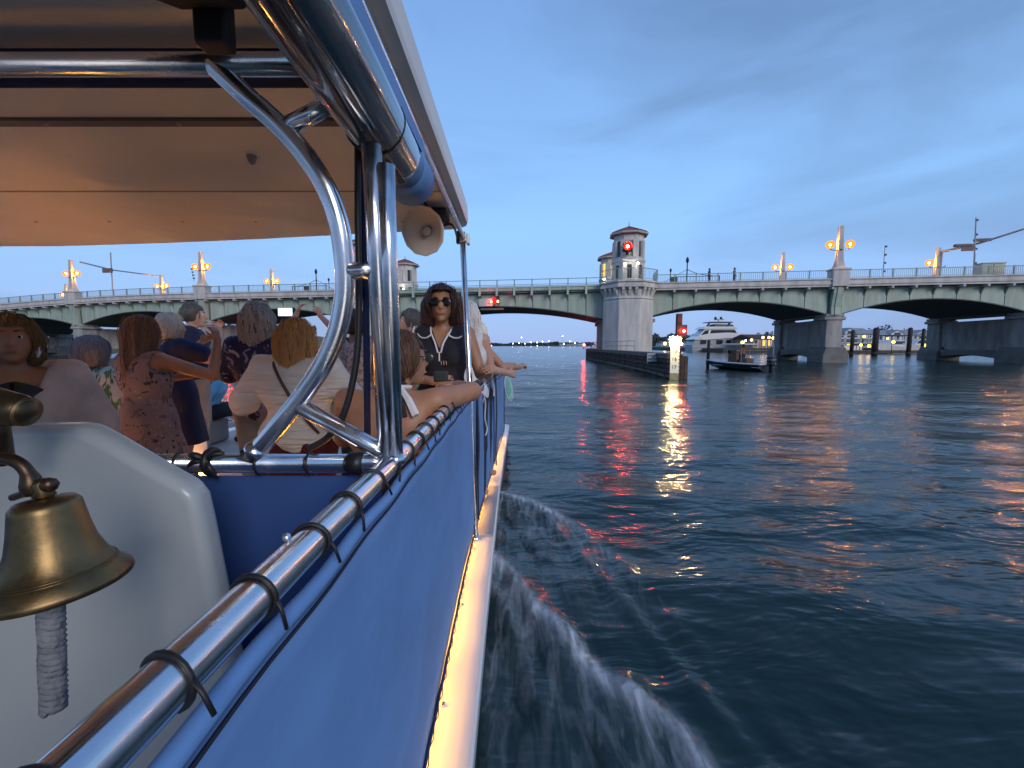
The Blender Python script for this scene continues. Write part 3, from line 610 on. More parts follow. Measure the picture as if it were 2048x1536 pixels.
# canvas panels hanging from the rail
PB = LZ+.062; PT = -.046
def panel(y0, y1, name, m=canvas):
    mb = MB(); ny = max(8, int((y1-y0)/.06)); nz = 14; vs = []
    for i in range(ny+1):
        y = y0+(y1-y0)*i/ny; zt = RZY(y)+PT
        for k in range(nz+1):
            f = k/nz; z = PB+(zt-PB)*f
            wv = .0035*math.sin(y*7+f*3)*f*(1-f)*4+.0016*math.sin(y*16+f*9+2*math.sin(y*3))*f+.0012*math.sin(y*31-f*14)*f**2+.006*math.sin(y*1.7+1)*(1-f)+.003*math.sin(y*23)*(f**6)
            vs.append((PX(y)+.014+wv, y, z))
    o = len(vs); vs += [(x-.004, y, z) for x, y, z in vs]; n = nz+1
    fs = [(i*n+k, (i+1)*n+k, (i+1)*n+k+1, i*n+k+1) for i in range(ny) for k in range(nz)]
    fs += [tuple(a+o for a in f[::-1]) for f in fs]
    fs += [(i*n, i*n+o, (i+1)*n+o, (i+1)*n) for i in range(ny)]+[(i*n+nz, (i+1)*n+nz, (i+1)*n+nz+o, i*n+nz+o) for i in range(ny)]
    q = mb.add(vs, fs).build(name, m, boat, smooth=True)
    ys = np.linspace(y0, y1, max(6, int((y1-y0)/.05)))
    MB().tube([(PX(y)+.018, y, RZY(y)+PT+.004*math.sin(y*19)) for y in ys], .0115, 8).build('hem', m, q, smooth=True)
    MB().tube([(PX(y)+.027, y, RZY(y)+PT-.016+.003*math.sin(y*19)) for y in ys], .0028, 5).build('seam', mat('navy_thread', (.006, .01, .03), .8), q)
    MB().tube([(PX(y)+.018, y, PB+.004*math.sin(y*31)) for y in ys], .006, 6).build('lower_hem', mat('navy_binding', (.010, .022, .085), .8), q, smooth=True)
    for yy in (y0, y1):
        if yy > 0: MB().tube([(PX(yy)+.02, yy, PB), (PX(yy)+.02, yy, RZY(yy)+PT)], .007, 6).build('edge_binding', mat('navy_binding', (.010, .022, .085), .8), q, smooth=True)
    return q
panel(-.9, 3.05, 'canvas_panel'); panel(3.09, 4.55, 'canvas_panel'); panel(4.60, 6.5, 'canvas_panel')
# lacing under the panels
ys = np.arange(1.0, 6.5, .045)
MB().tube([(PX(y)+.02+(.006 if i % 2 else 0), y, PB-.002 if i % 2 == 0 else PB-.016) for i, y in enumerate(ys)], .0022, 5).build('lacing_cord', black, boat)
for y in np.arange(1.5, 6.4, .62): MB().bb((PX(y)+.018, y-.009, LZ+.0), (PX(y)+.034, y+.009, LZ+.012)).build('lacing_eye', chrome, boat, bevel=.004)
# rails
RR = .0235
rp = [(PX(y), y, RZY(y)) for y in np.linspace(-.9, 6.55, 60)]
rail = MB().tube(rp, RR, 24).build('top_rail', chrome, boat, smooth=True)
TY = 1.0
MB().tube([(PX(TY), TY, RZ), (-3.9, TY, RZ)], RR*.95, 20).build('cross_rail', chrome, boat, smooth=True)
MB().tube([(PORT+.2, -.9, RZ), (PORT+.2, 4.0, RZ-.02), (PORT+.2, 4.05, LZ)], RR, 16).build('port_rail', chrome, boat, smooth=True)
MB().tube([(PX(6.55), 6.55, RZY(6.55)), (PX(6.55)-.04, 6.58, 1.0), (PX(6.55)-.04, 6.58, LZ)], RR, 12).build('rail_leg', chrome, boat, smooth=True)
for x0, x1 in ((-.25, -2.2),):
    MB().tube([(x0, 6.6, 1.30), (x1, 6.6, 1.30), (x1, 6.6, LZ)], .02, 10).build('bow_rail', chrome, boat, smooth=True)
    MB().prism([(x0, 6.61, PB), (x1, 6.61, PB), (x1, 6.61, .80), (x0, 6.61, .80)], (0, .005, 0)).build('bow_panel', mat('clear_grey_vinyl', (.35, .38, .42), .2), boat)
MB().prism([(PORT+.215, -.9, PB), (PORT+.215, 4.0, PB), (PORT+.215, 4.0, 1.33), (PORT+.215, -.9, 1.35)], (-.005, 0, 0)).build('canvas_panel', canvas, boat)
MB().prism([(PX(TY)-.03, TY+.012, PB), (-3.9, TY+.012, PB), (-3.9, TY+.012, RZ-.035), (PX(TY)-.03, TY+.012, RZ-.035)], (0, .005, 0)).build('cross_panel', mat('inner_navy_canvas', (.028, .08, .27), .8, var=.1), boat)
# black cable ties round the rails
ring = MB().tube([(math.cos(a)*.0258, 0, math.sin(a)*.0258) for a in np.linspace(0, 2*PI, 20, endpoint=False)], .003, 6, closed=True)
ring.tube([(.0258, 0, -.004), (.029, 0, -.02), (.030, 0, -.040)], .0024, 5); ring_me = ring.mesh('cable_tie', black, True)
tie_y = [.235, .335, .455, .59, .72, .86, .985]+list(np.arange(1.12, 2.5, .135))+list(np.arange(2.5, 6.4, .085))
for y in tie_y: o = inst('cable_tie', ring_me, rail, (PX(y), y, RZY(y)), (random.uniform(-.10, .10), random.uniform(-.5, .35), random.uniform(-.22, .22)), (random.uniform(.97, 1.05),)*3)
for x in (-.48, -.60, -.79): inst('cable_tie', ring_me, rail, (x, TY, RZ), (0, 0, PI/2+random.uniform(-.15, .15)))
MB().tube([(-.385, TY, RZ), (-.350, TY, RZ)], .0275, 18).build('hook_band', black, boat, smooth=True)
MB().ball((PX(.58)-.012, .55, RZ+.026), .006, 8).build('rail_stud', chrome, rail, smooth=True, local=True)
# posts and curved frame in the cross plane
def fp_(px, py): return at_y(px, py, float(np.interp(py, [130, 930], [.93, 1.0])))
PR = .0205
MB().tube([fp_(743, 290), fp_(752, 480), fp_(775, 925)], PR, 20).build('post', chrome, boat, smooth=True)
MB().tube([fp_(771, 330), fp_(777, 520), fp_(790, 925)], PR*.95, 20).build('post', chrome, boat, smooth=True)
for a in ((775, 918), (790, 918)): MB().ball(fp_(*a), PR*1.25, 12, (1.1, 1.1, .8)).build('weld', chrome, boat, smooth=True)
arch = [(425, 128), (490, 190), (560, 252), (612, 312), (652, 375), (677, 445), (688, 520), (689, 590), (674, 665), (641, 738), (592, 808), (545, 866), (507, 910)]
MB().tube(spline([fp_(*a) for a in arch], 6), .0215, 20).build('curved_tube', chrome, boat, smooth=True)
MB().tube([fp_(592, 808), fp_(745, 893), fp_(772, 908)], .0195, 16).build('brace', chrome, boat, smooth=True)
MB().tube([fp_(570, 256), fp_(668, 205)], .018, 16).build('brace', chrome, boat, smooth=True)
MB().tube([fp_(690, 541), fp_(755, 541)], .019, 16).build('brace', chrome, boat, smooth=True)
MB().tube([fp_(505, 911), fp_(520, 892)], [.030, .024], 16).build('weld', chrome, boat, smooth=True)
q = fp_(300, 134); MB().tube([(-3.9, .93, q.z), (-.33, .93, q.z+.005)], .0215, 16).build('cross_bar', chrome, boat, smooth=True)
MB().tube([(-3.9, 1.02, 2.315), (-.36, 1.02, 2.315)], .036, 18).build('rolled_curtain', canvas_d, boat, smooth=True)
# zip strap and binding beside the posts
strap = [(716, 262), (716, 420), (718, 560), (716, 680), (706, 760), (686, 830), (655, 875), (618, 897)]
P = [at_y(x, y, 1.045) for x, y in spline_pts(strap)] if False else [at_y(v.x, v.y, 1.045) for v in spline([(x, y, 0) for x, y in strap], 8)]
MB().tube(P, .0085, 8).build('zip_strap', black, boat, smooth=True)
MB().tube([at_y(729, 300, 1.06), at_y(735, 880, 1.06)], .0085, 8).build('curtain_edge', canvas_d, boat, smooth=True)
# rolled clear curtain under the roof edge
vinyl = mat('clear_vinyl_roll', (.035, .06, .085), .14, .0, coat=1.0, spec=1.0, bump=.012, bscale=3.5, stretch=(3, .5, 3))
RC = (-.31, 2.2)
pts = [(RC[0]+.002*math.sin(y*6), y, RC[1]+.003*math.sin(y*4+1)) for y in np.linspace(-.6, 1.27, 30)]
roll = MB().tube(pts, .064, 36).build('rolled_clear_curtain', vinyl, boat, smooth=True)
MB().tube([(RC[0], y, RC[1]) for y in (1.235, 1.25, 1.37, 1.385)], [.050, .071, .073, .045], 36).build('canvas_end', canvas, roll, smooth=True)
sp_ = []                                                        # outer wrap with a free edge
for i, y in enumerate(np.linspace(-.6, 1.25, 24)):
    for a in np.linspace(R(-70), R(62), 14): sp_.append((RC[0]+(.0665+.002*math.sin(y*9))*math.cos(a), y, RC[1]+.0665*math.sin(a)))
fs = [(i*14+k, i*14+k+1, (i+1)*14+k+1, (i+1)*14+k) for i in range(23) for k in range(13)]
o = MB().add(sp_, fs).build('outer_wrap', vinyl, roll, smooth=True); sm = o.modifiers.new('s', 'SOLIDIFY'); sm.thickness = .0015
MB().prism([(RC[0]+.050, -.6, 2.235), (RC[0]+.056, 1.3, 2.235), (RC[0]+.050, 1.3, 2.285), (RC[0]+.044, -.6, 2.285)], (.004, 0, 0)).build('blue_flap', canvas, roll)
for y in (.55, 1.02):
    MB().tube([(RC[0]+.068*math.cos(a), y+.004*math.sin(3*a), RC[1]+.068*math.sin(a)) for a in np.linspace(0, 2*PI, 24, endpoint=False)], .003, 5, closed=True).build('strap', black, roll)
# roof
RU = 2.372
front = [(-.262, 2.56), (-.30, 2.60), (-.45, 2.63), (-.75, 2.68), (-1.07, 2.74), (-1.6, 2.84), (-2.3, 2.95), (-3.1, 3.04), (-3.9, 3.05), (-4.1, 3.0)]
out_r = [(-.248, -1.5), (-.248, 2.50)]+front+[(-4.2, 2.8), (-4.2, -1.5)]
mb = MB(); n = len(out_r)
def ring_(off, z): return [(x-(off if x > -.3 else 0)+(off if x < -4 else 0), y-(off if y > 2.4 else 0), z) for x, y in out_r]
rings = [ring_(.030, RU), ring_(.004, RU+.012), ring_(0, RU+.03), ring_(.003, RU+.11), ring_(.03, RU+.135)]
vs = [v for r_ in rings for v in r_]
fs = [tuple(range(n-1, -1, -1)), tuple(range(4*n, 5*n))]+[(j*n+i, j*n+(i+1) % n, (j+1)*n+(i+1) % n, (j+1)*n+i) for j in range(4) for i in range(n)]
roof = mb.add(vs, fs).build('roof', mat('roof_gelcoat', (.74, .70, .64), .42, coat=.0, var=.07, vscale=2.2, bump=.003, bscale=6), boat)
MB().tube([(-.288, -.5, 2.338), (-.288, 2.62, 2.338)], .013, 14).build('roof_edge_tube', chrome, boat, smooth=True)
MB().tube([(-.252, 2.89, LZ+.02), (-.262, 2.84, 1.0), (-.300, 2.66, 2.372)], .0175, 18).build('front_pole', chrome, boat, smooth=True)
MB().lathe([(.035, 0), (.035, .012), (.02, .03)], 14, (-.252, 2.89, LZ+.004)).build('pole_foot', chrome, boat, smooth=True)
mb = MB(); mb.bb((-.325, 2.63, 2.318), (-.275, 2.70, 2.35)); mb.bb((-.275, 2.635, 2.305), (-.256, 2.70, 2.365)); mb.build('pole_bracket', gel, boat, bevel=.005)
mb = MB(); mb.bb((-.33, 2.60, 2.30), (-.312, 2.64, 2.37)); mb.bb((-.335, 2.615, 2.345), (-.28, 2.645, 2.37)); mb.build('pole_clamp', black, boat, bevel=.003)
q = at_y(505, 348, 1.6); MB().lathe([(.016, 0), (.012, -.02), (.004, -.03)], 10, (q.x, q.y, RU)).build('roof_hook', steel, boat)
mb = MB(); q = at_y(432, 100, .86); mb.bb((q.x-.03, .84, q.z), (q.x+.03, .88, RU)); mb.box((q.x, .78, q.z+.06), (.13, .16, .05), Matrix.Rotation(R(25), 3, 'X')); mb.build('roof_bracket', mat('dark_bracket', (.02, .02, .022), .6), boat, bevel=.008)
mb = MB(); mb.tube(spline([(-.40, 1.18, 2.36), (-.405, 1.17, 2.31), (-.375, 1.15, 2.28), (-.345, 1.14, 2.31), (-.345, 1.14, 2.365)], 6), .011, 8); mb.build('cable_clip', black, boat, smooth=True)
# courtesy light strips under the canvas
warm = emat('warm_deck_strip', (1.0, .42, .04), 36); warm2 = emat('warm_bench_light', (1.0, .38, .06), 100)
for x0, x1, y0, y1 in ((-.048, 0, 1.15, 6.3),):
    for k in range(8):
        a = 1.05+k*.66; b = a+.58
        MB().prism([(PX(a)-.062, a, LZ+.080), (PX(a)-.046, a, LZ+.080), (PX(b)-.046, b, LZ+.080), (PX(b)-.062, b, LZ+.080)], (0, 0, .014)).build('deck_light_strip', warm, boat)
for k in range(5):
    MB().bb((-3.24, 1.35+k*.7, LZ+.03), (-3.20, 1.55+k*.7, LZ+.06)).build('floor_light', warm2, boat)
# bench along the starboard side, console
MB().bb((-.95, 1.30, LZ+.03), (-.42, 2.35, LZ+.46)).build('bench', gel, boat, bevel=.03)
cush = mat('bench_cushion', (.42, .40, .37), .6)
MB().bb((-.95, 1.30, LZ+.465), (-.42, 2.35, LZ+.53)).build('bench_cushion', cush, boat, bevel=.025)
MB().bb((-3.85, 1.5, LZ+.03), (-3.3, 4.6, LZ+.44)).build('bench', gel, boat, bevel=.03); MB().bb((-3.85, 1.5, LZ+.445), (-3.3, 4.6, LZ+.51)).build('bench_cushion', cush, boat, bevel=.025)
MB().bb((-4.36, 5.55, LZ+.03), (-3.98, 5.98, LZ+.34)).build('bench', mat('bench_grey', (.22, .22, .23), .6), boat, bevel=.03)
oc = [(-160, 905), (-60, 868), (40, 852), (150, 851), (215, 885), (300, 935), (368, 973), (388, 1000), (400, 1050), (415, 1125), (432, 1210), (452, 1300), (470, 1400)]
CY = .74; P = [at_y(x, y, CY) for x, y in oc]; P += [Vector((P[-1].x+.03, CY, LZ+.03)), Vector((P[0].x-.25, CY, LZ+.03)), Vector((P[0].x-.3, CY, P[0].z-.05))]
con = MB().prism(P, (0, .055, 0)).build('helm_console', mat('console_gelcoat', (.37, .41, .425), .38, coat=.3, var=.03, vscale=2, bump=.004, bscale=70), boat, bevel=.02)
for m_ in con.modifiers:
    if m_.type == 'BEVEL': m_.segments = 4
# dark strip painting a shadow line, seams and fixings under the roof
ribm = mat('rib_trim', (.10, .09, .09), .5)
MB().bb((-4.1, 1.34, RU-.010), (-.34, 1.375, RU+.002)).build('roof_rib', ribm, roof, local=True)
for y_ in (.45, 1.95): MB().bb((-4.1, y_, RU-.003), (-.30, y_+.008, RU+.002)).build('roof_seam', mat('seam_grey', (.34, .31, .28), .6), roof, local=True)
for k in range(9):
    for y_ in (1.357, 2.42): MB().lathe([(.007, 0), (.006, -.004), (0, -.005)], 8, (-.6-.4*k, y_, RU-.010 if y_ < 2 else RU)).build('roof_screw', steel, roof, local=True)
MB().tube(spline([(-.42, 1.0, RU-.012), (-.43, 1.5, RU-.014), (-.41, 2.0, RU-.012), (-.40, 2.2, RU-.016)], 5), .006, 6).build('roof_cable', black, roof, smooth=True, local=True)
# black tie on the cross rail and loose cords on the panel
mb = MB()
q = at_y(415, 922, .985); 
for dx, dz_, w_ in ((-.038, .016, .009), (.045, .02, .008), (.024, -.040, .007), (-.042, -.012, .007)): mb.tube(spline([q, q+Vector((dx*.5, -.012, dz_*.5+.008)), q+Vector((dx, -.006, dz_))], 5), [w_*(.5+.5*math.sin(PI*k/11+.4)) for k in range(11)], 6)
mb.ball(q+Vector((0, -.010, 0)), .013, 8, (1, .6, 1)); mb.tube([q+Vector((0, .015+.027*math.cos(a), -.005+.027*math.sin(a))) for a in np.linspace(0, 2*PI, 16, endpoint=False)], .009, 6, closed=True)
mb.build('strap_bow', black, boat, smooth=True)
cordm = mat('white_cord', (.55, .56, .58), .7); cordd = mat('dark_cord', (.03, .035, .05), .7)
for pts, m_, r_ in (([(-.245, 3.0, 1.37), (-.235, 3.02, 1.0), (-.245, 3.0, .7), (-.25, 2.95, .40)], cordd, .006), ([(-.225, 3.15, 1.36), (-.20, 3.2, 1.28), (-.205, 3.22, 1.15), (-.19, 3.25, 1.06), (-.20, 3.20, 1.02)], cordm, .006), ([(-.235, 3.02, 1.38), (-.20, 3.06, 1.34), (-.215, 3.1, 1.28)], cordm, .006),
                    ([(-.175, 4.58, 1.36), (-.165, 4.58, 1.0), (-.175, 4.57, .60), (-.17, 4.56, .40)], cordd, .009), ([(-.19, 4.0, 1.385), (-.17, 4.02, 1.30), (-.172, 4.03, 1.22)], cordm, .010)):
    MB().tube(spline(pts, 6), r_, 6).build('hanging_cord', m_, boat, smooth=True)
# ---------------------------------------------------------------- things hung on the boat
brass = mat('aged_brass', (.21, .145, .07), .42, 1.0, var=.35, vscale=14, rvar=.1, bump=.01, bscale=30)
bronze = mat('dark_bronze', (.09, .06, .04), .4, .9, var=.3, vscale=12)
bc = at_y(90, 1000, .50); bell = thing('ship_bell', 'brass ship bell with a knotted rope hanging before the white console', 'bell', bc)
tl = Matrix.Rotation(R(-4), 3, 'Y')
pr = [(.0, .004), (.012, .003), (.031, .0), (.036, -.006), (.037, -.012), (.0405, -.035), (.0455, -.058), (.054, -.078), (.066, -.094), (.078, -.105), (.0795, -.111), (.0775, -.114), (.072, -.112), (.058, -.09), (.045, -.07), (.038, -.04), (.034, -.012), (0, -.008)]
pr = [(a*.88, b*.95) for a, b in pr]
bo = MB().lathe(pr, 48, bc, tl).build('bell_body', brass, bell, smooth=True)
for r_, z in ((.0545, -.0840), (.0558, -.0868)): MB().tube([tl @ Vector((r_*math.cos(a), r_*math.sin(a), z))+bc for a in np.linspace(0, 2*PI, 48, endpoint=False)], .0012, 5, closed=True).build('bead_ring', brass, bo, smooth=True, local=True)
MB().lathe([(.007, .002), (.011, .006), (.008, .013), (.010, .019), (.006, .026)], 14, bc, tl).build('crown', brass, bell, smooth=True)
hk = spline([at_y(-100, 950, .5), at_y(-40, 925, .5), at_y(5, 916, .5), at_y(40, 928, .5), at_y(60, 955, .5), at_y(66, 990, .5)], 6)
MB().tube(hk, [.0070]*(len(hk)-8)+[.008, .009, .010, .011, .011, .0105, .009, .008], 12).build('bracket', bronze, bell, smooth=True)
q = at_y(74, 982, .5); MB().tube([q+Vector((-.03, 0, -.008)), q+Vector((.018, -.004, .008))], .0045, 8).build('pivot_bolt', bronze, bell, smooth=True); MB().ball(q+Vector((.02, -.004, .009)), .009, 8).build('wing_nut', bronze, bell, smooth=True)
c0 = at_y(100, 1180, .5); MB().tube([bc+Vector((0, 0, -.01)), c0], .006, 8).build('clapper', bronze, bell, smooth=True)
rope = mat('grey_rope', (.20, .22, .24), .9, var=.25, vscale=40, bump=.1, bscale=60)
r0 = at_y(102, 1205, .5); r1 = at_y(108, 1425, .5); rb = MB(); nk = 11
pts = []; rad = []
for k in range(nk*6+1):
    f = k/(nk*6); pts.append(r0.lerp(r1, f)); rad.append((.0085+.0008*abs(math.sin(f*nk*PI)))*(min(1, .45+f*8))*min(1, .5+(1-f)*6))
ro = MB().tube(pts, rad, 14).build('rope_lanyard', rope, bell, smooth=True)
for sg_ in (0, 2*PI/3, 4*PI/3):
    MB().tube([r0.lerp(r1, f)+Vector((.0075*math.cos(f*40+sg_), .0075*math.sin(f*40+sg_), 0)) for f in np.linspace(.03, .96, 110)], .0062, 6).build('rope_strand', rope, ro, smooth=True, local=True)
# dark brass horn above the console at the left
h0 = at_y(-70, 800, .62); h1 = at_y(66, 826, .62); horn = thing('brass_horn', 'dark brass horn lying over the white console at the left edge', 'horn', h0)
n_ = 14; MB().tube([h0.lerp(h1, k/n_) for k in range(n_+1)], [.030-.008*(k/n_) for k in range(n_-2)]+[.021, .017, .006], 20).build('horn_body', mat('olive_brass', (.085, .065, .035), .4, .8, var=.2, vscale=8), horn, smooth=True)
MB().tube([h0.lerp(h1, .90), h0.lerp(h1, .92)], .0215, 20).build('horn_ring', brass, horn, smooth=True)
MB().tube([h0.lerp(h1, .45), h0.lerp(h1, .45)+Vector((-.02, .02, -.09))], .012, 10).build('horn_stem', bronze, horn, smooth=True)
# white horn loudspeaker under the roof corner
sc_c = at_y(851, 462, 2.15); spk = thing('horn_loudspeaker', 'white octagonal horn loudspeaker under the front corner of the roof', 'loudspeaker', sc_c)
rt = Vector((-.35, -.90, -.25)).to_track_quat('Z', 'X').to_matrix()
spm = mat('speaker_plastic', (.62, .58, .52), .4, coat=.2)
MB().lathe([(.030, -.11), (.046, -.105), (.048, -.06), (.06, -.045), (.085, -.02), (.112, .018), (.117, .022), (.117, .030), (.108, .030), (.09, .014), (.055, -.006), (.028, -.02), (.0, -.022)], 12, sc_c, rt).build('horn_bell', spm, spk, auto=50)
MB().lathe([(.026, -.02), (.024, .006), (.012, .016), (0, .018)], 14, sc_c, rt).build('horn_plug', mat('speaker_grey', (.42, .40, .37), .5), spk, smooth=True)
cq = sc_c-rt @ Vector((0, 0, .09)); MB().tube(spline([cq, cq+Vector((.06, .03, .04)), cq+Vector((.09, .05, .03)), Vector((-.325, 2.62, 2.33))], 6), .006, 8).build('cable', black, spk, smooth=True)
mb = MB(); mb.bb((sc_c.x-.02, sc_c.y+.02, sc_c.z+.07), (sc_c.x+.10, sc_c.y+.14, RU-.001)); mb.build('mount', mat('dark_bracket', (.02, .02, .022), .6), spk, bevel=.01)
# mint green cord hanging from the bow end of the rail
lc = Vector((PX(6.2)+.06, 5.6, 1.335)); lan = thing('mint_cord', 'coil of mint green cord hanging from the bow end of the rail', 'cord', lc)
mint = mat('mint_plastic', (.16, .62, .42), .35)
MB().bb((lc.x-.03, lc.y-.02, lc.z-.03), (lc.x+.012, lc.y+.02, lc.z+.045)).build('clip', black, lan, bevel=.004); MB().bb((lc.x+.014, lc.y-.02, lc.z-.035), (lc.x+.03, lc.y+.02, lc.z+.04)).build('tag_clip', mat('teal_clip', (.03, .45, .38), .4), lan, bevel=.004)
for k in range(5):
    w_ = .022+.012*k/2; h_ = .30+.02*math.sin(k*2); ph = random.uniform(-.3, .3)
    MB().tube([(lc.x+.02+.0+w_*math.sin(a)+.014*k*(1-math.cos(a))/2, lc.y+.012*k*math.sin(a+ph), lc.z-.04-h_*(1-math.cos(a))/2) for a in np.linspace(0, 2*PI, 26, endpoint=False)], .0045, 6, closed=True).build('cord_loop', mint if k < 3 else mat('pale_cord', (.55, .66, .62), .5), lan, smooth=True)
# ---------------------------------------------------------------- people: smooth implicit bodies meshed with surface nets
BIG = 9.0
class Field:
    def __init__(s, lo, hi, h):
        s.h = h; s.lo = np.array(lo, float); n = np.ceil((np.array(hi)-s.lo)/h).astype(int)+1
        s.ax = [s.lo[i]+h*np.arange(n[i]) for i in range(3)]; s.d = np.full(n, BIG, np.float32)
    def _box(s, lo, hi):
        sl = []
        for i in range(3):
            a = max(0, int((lo[i]-s.lo[i])/s.h)); b = min(len(s.ax[i]), int((hi[i]-s.lo[i])/s.h)+2)
            if b <= a: return None
            sl.append(slice(a, b))
        return tuple(sl)
    def _grid(s, sl): return np.meshgrid(s.ax[0][sl[0]], s.ax[1][sl[1]], s.ax[2][sl[2]], indexing='ij', sparse=True)
    def _mix(s, sl, d, k):
        o = s.d[sl]
        if k > 0: hh = np.clip(.5+.5*(o-d)/k, 0, 1); s.d[sl] = np.where(o > BIG-1, d, o*(1-hh)+d*hh-k*hh*(1-hh))
        else: s.d[sl] = np.minimum(o, d)
    def cone(s, a, b, ra, rb, k=.03, fl=1.0):                  # round cone; fl < 1 flattens it along y
        a = np.array(a, float); b = np.array(b, float); m = max(ra, rb)+k+2*s.h
        sl = s._box(np.minimum(a, b)-m, np.maximum(a, b)+m)
        if sl is None: return s
        x, y, z = s._grid(sl); ab = b-a; sy = 1/fl
        ym = y-(a[1]+b[1])/2; e = np.array([ab[0], ab[1]*sy, ab[2]]); l2 = max(1e-9, e@e)
        px, py, pz = x-a[0], (y-a[1])*sy, z-a[2]
        t = np.clip((px*e[0]+py*e[1]+pz*e[2])/l2, 0, 1)
        d = np.sqrt((px-t*e[0])**2+(py-t*e[1])**2+(pz-t*e[2])**2)-(ra+(rb-ra)*t)
        s._mix(sl, (d*min(1, fl*1.1)).astype(np.float32), k); return s
    def ell(s, c, r, k=.02):
        c = np.array(c, float); r = np.array(r, float); m = r+k+2*s.h; sl = s._box(c-m, c+m)
        if sl is None: return s
        x, y, z = s._grid(sl); q = np.sqrt(((x-c[0])/r[0])**2+((y-c[1])/r[1])**2+((z-c[2])/r[2])**2)
        s._mix(sl, ((q-1)*r.min()).astype(np.float32), k); return s
    def cut(s, f):                                             # keep where f(x, y, z) < 0
        x, y, z = np.meshgrid(*s.ax, indexing='ij', sparse=True); s.d = np.maximum(s.d, f(x, y, z).astype(np.float32)); return s
    def rough(s, amp, f, ph=0.0, sz=1.0):
        x, y, z = np.meshgrid(*s.ax, indexing='ij', sparse=True)
        s.d = (s.d+amp*(np.sin(f*x+ph+1.7*np.sin(f*.6*z*sz))*np.sin(f*1.1*y+ph*2)+.6*np.sin(f*1.9*x+f*.7*z*sz+ph)*np.cos(f*1.4*y-f*.5*z*sz))).astype(np.float32); return s
    def mesh(s):
        d = s.d; ins = d < 0; nx, ny, nz = d.shape
        c = [(0,0,0),(1,0,0),(0,1,0),(1,1,0),(0,0,1),(1,0,1),(0,1,1),(1,1,1)]
        def sub(a, o): return a[o[0]:nx-1+o[0], o[1]:ny-1+o[1], o[2]:nz-1+o[2]]
        cnt = sum(sub(ins, o).astype(np.int8) for o in c); act = (cnt > 0) & (cnt < 8)
        I = np.argwhere(act); vid = np.full(act.shape, -1, np.int64); vid[act] = np.arange(len(I))
        cv = np.stack([d[I[:, 0]+o[0], I[:, 1]+o[1], I[:, 2]+o[2]] for o in c], 1); P = np.zeros((len(I), 3)); n = np.zeros(len(I))
        C = np.array(c, float)
        for a in range(8):
            for b in range(a+1, 8):
                if np.abs(C[a]-C[b]).sum() != 1: continue
                m = (cv[:, a] < 0) != (cv[:, b] < 0); t = cv[m, a]/(cv[m, a]-cv[m, b])
                P[m] += C[a]+t[:, None]*(C[b]-C[a]); n[m] += 1
        V = s.lo+(I+P/n[:, None])*s.h; F = []
        for axis_ in range(3):
            o1 = [0, 0, 0]; o1[axis_] = 1; u, v = [(1, 2), (2, 0), (0, 1)][axis_]
            A = ins[:nx-o1[0], :ny-o1[1], :nz-o1[2]]; B = ins[o1[0]:, o1[1]:, o1[2]:]; E = np.argwhere(A != B)
            E = E[(E[:, u] > 0) & (E[:, v] > 0) & (E[:, u] < d.shape[u]-1) & (E[:, v] < d.shape[v]-1)]
            if not len(E): continue
            f = []
            for du, dv in ((-1, -1), (0, -1), (0, 0), (-1, 0)): q = E.copy(); q[:, u] += du; q[:, v] += dv; f.append(vid[q[:, 0], q[:, 1], q[:, 2]])
            f = np.stack(f, 1); fl = ~A[E[:, 0], E[:, 1], E[:, 2]]; f[fl] = f[fl][:, ::-1]; F.append(f)
        return V, np.concatenate(F) if F else np.zeros((0, 4), int)
def np_mesh(name, V, F, m):
    me = bpy.data.meshes.new(name); me.vertices.add(len(V)); me.vertices.foreach_set('co', np.asarray(V, float).ravel())
    me.loops.add(F.size); me.loops.foreach_set('vertex_index', F.ravel()); me.polygons.add(len(F)); me.polygons.foreach_set('loop_start', np.arange(0, F.size, 4))
    me.update(calc_edges=True); me.shade_smooth(); me.materials.append(m); return me
def link_mesh(name, me, parent): o = bpy.data.objects.new(name, me); COL.objects.link(o); o.parent = parent; return o

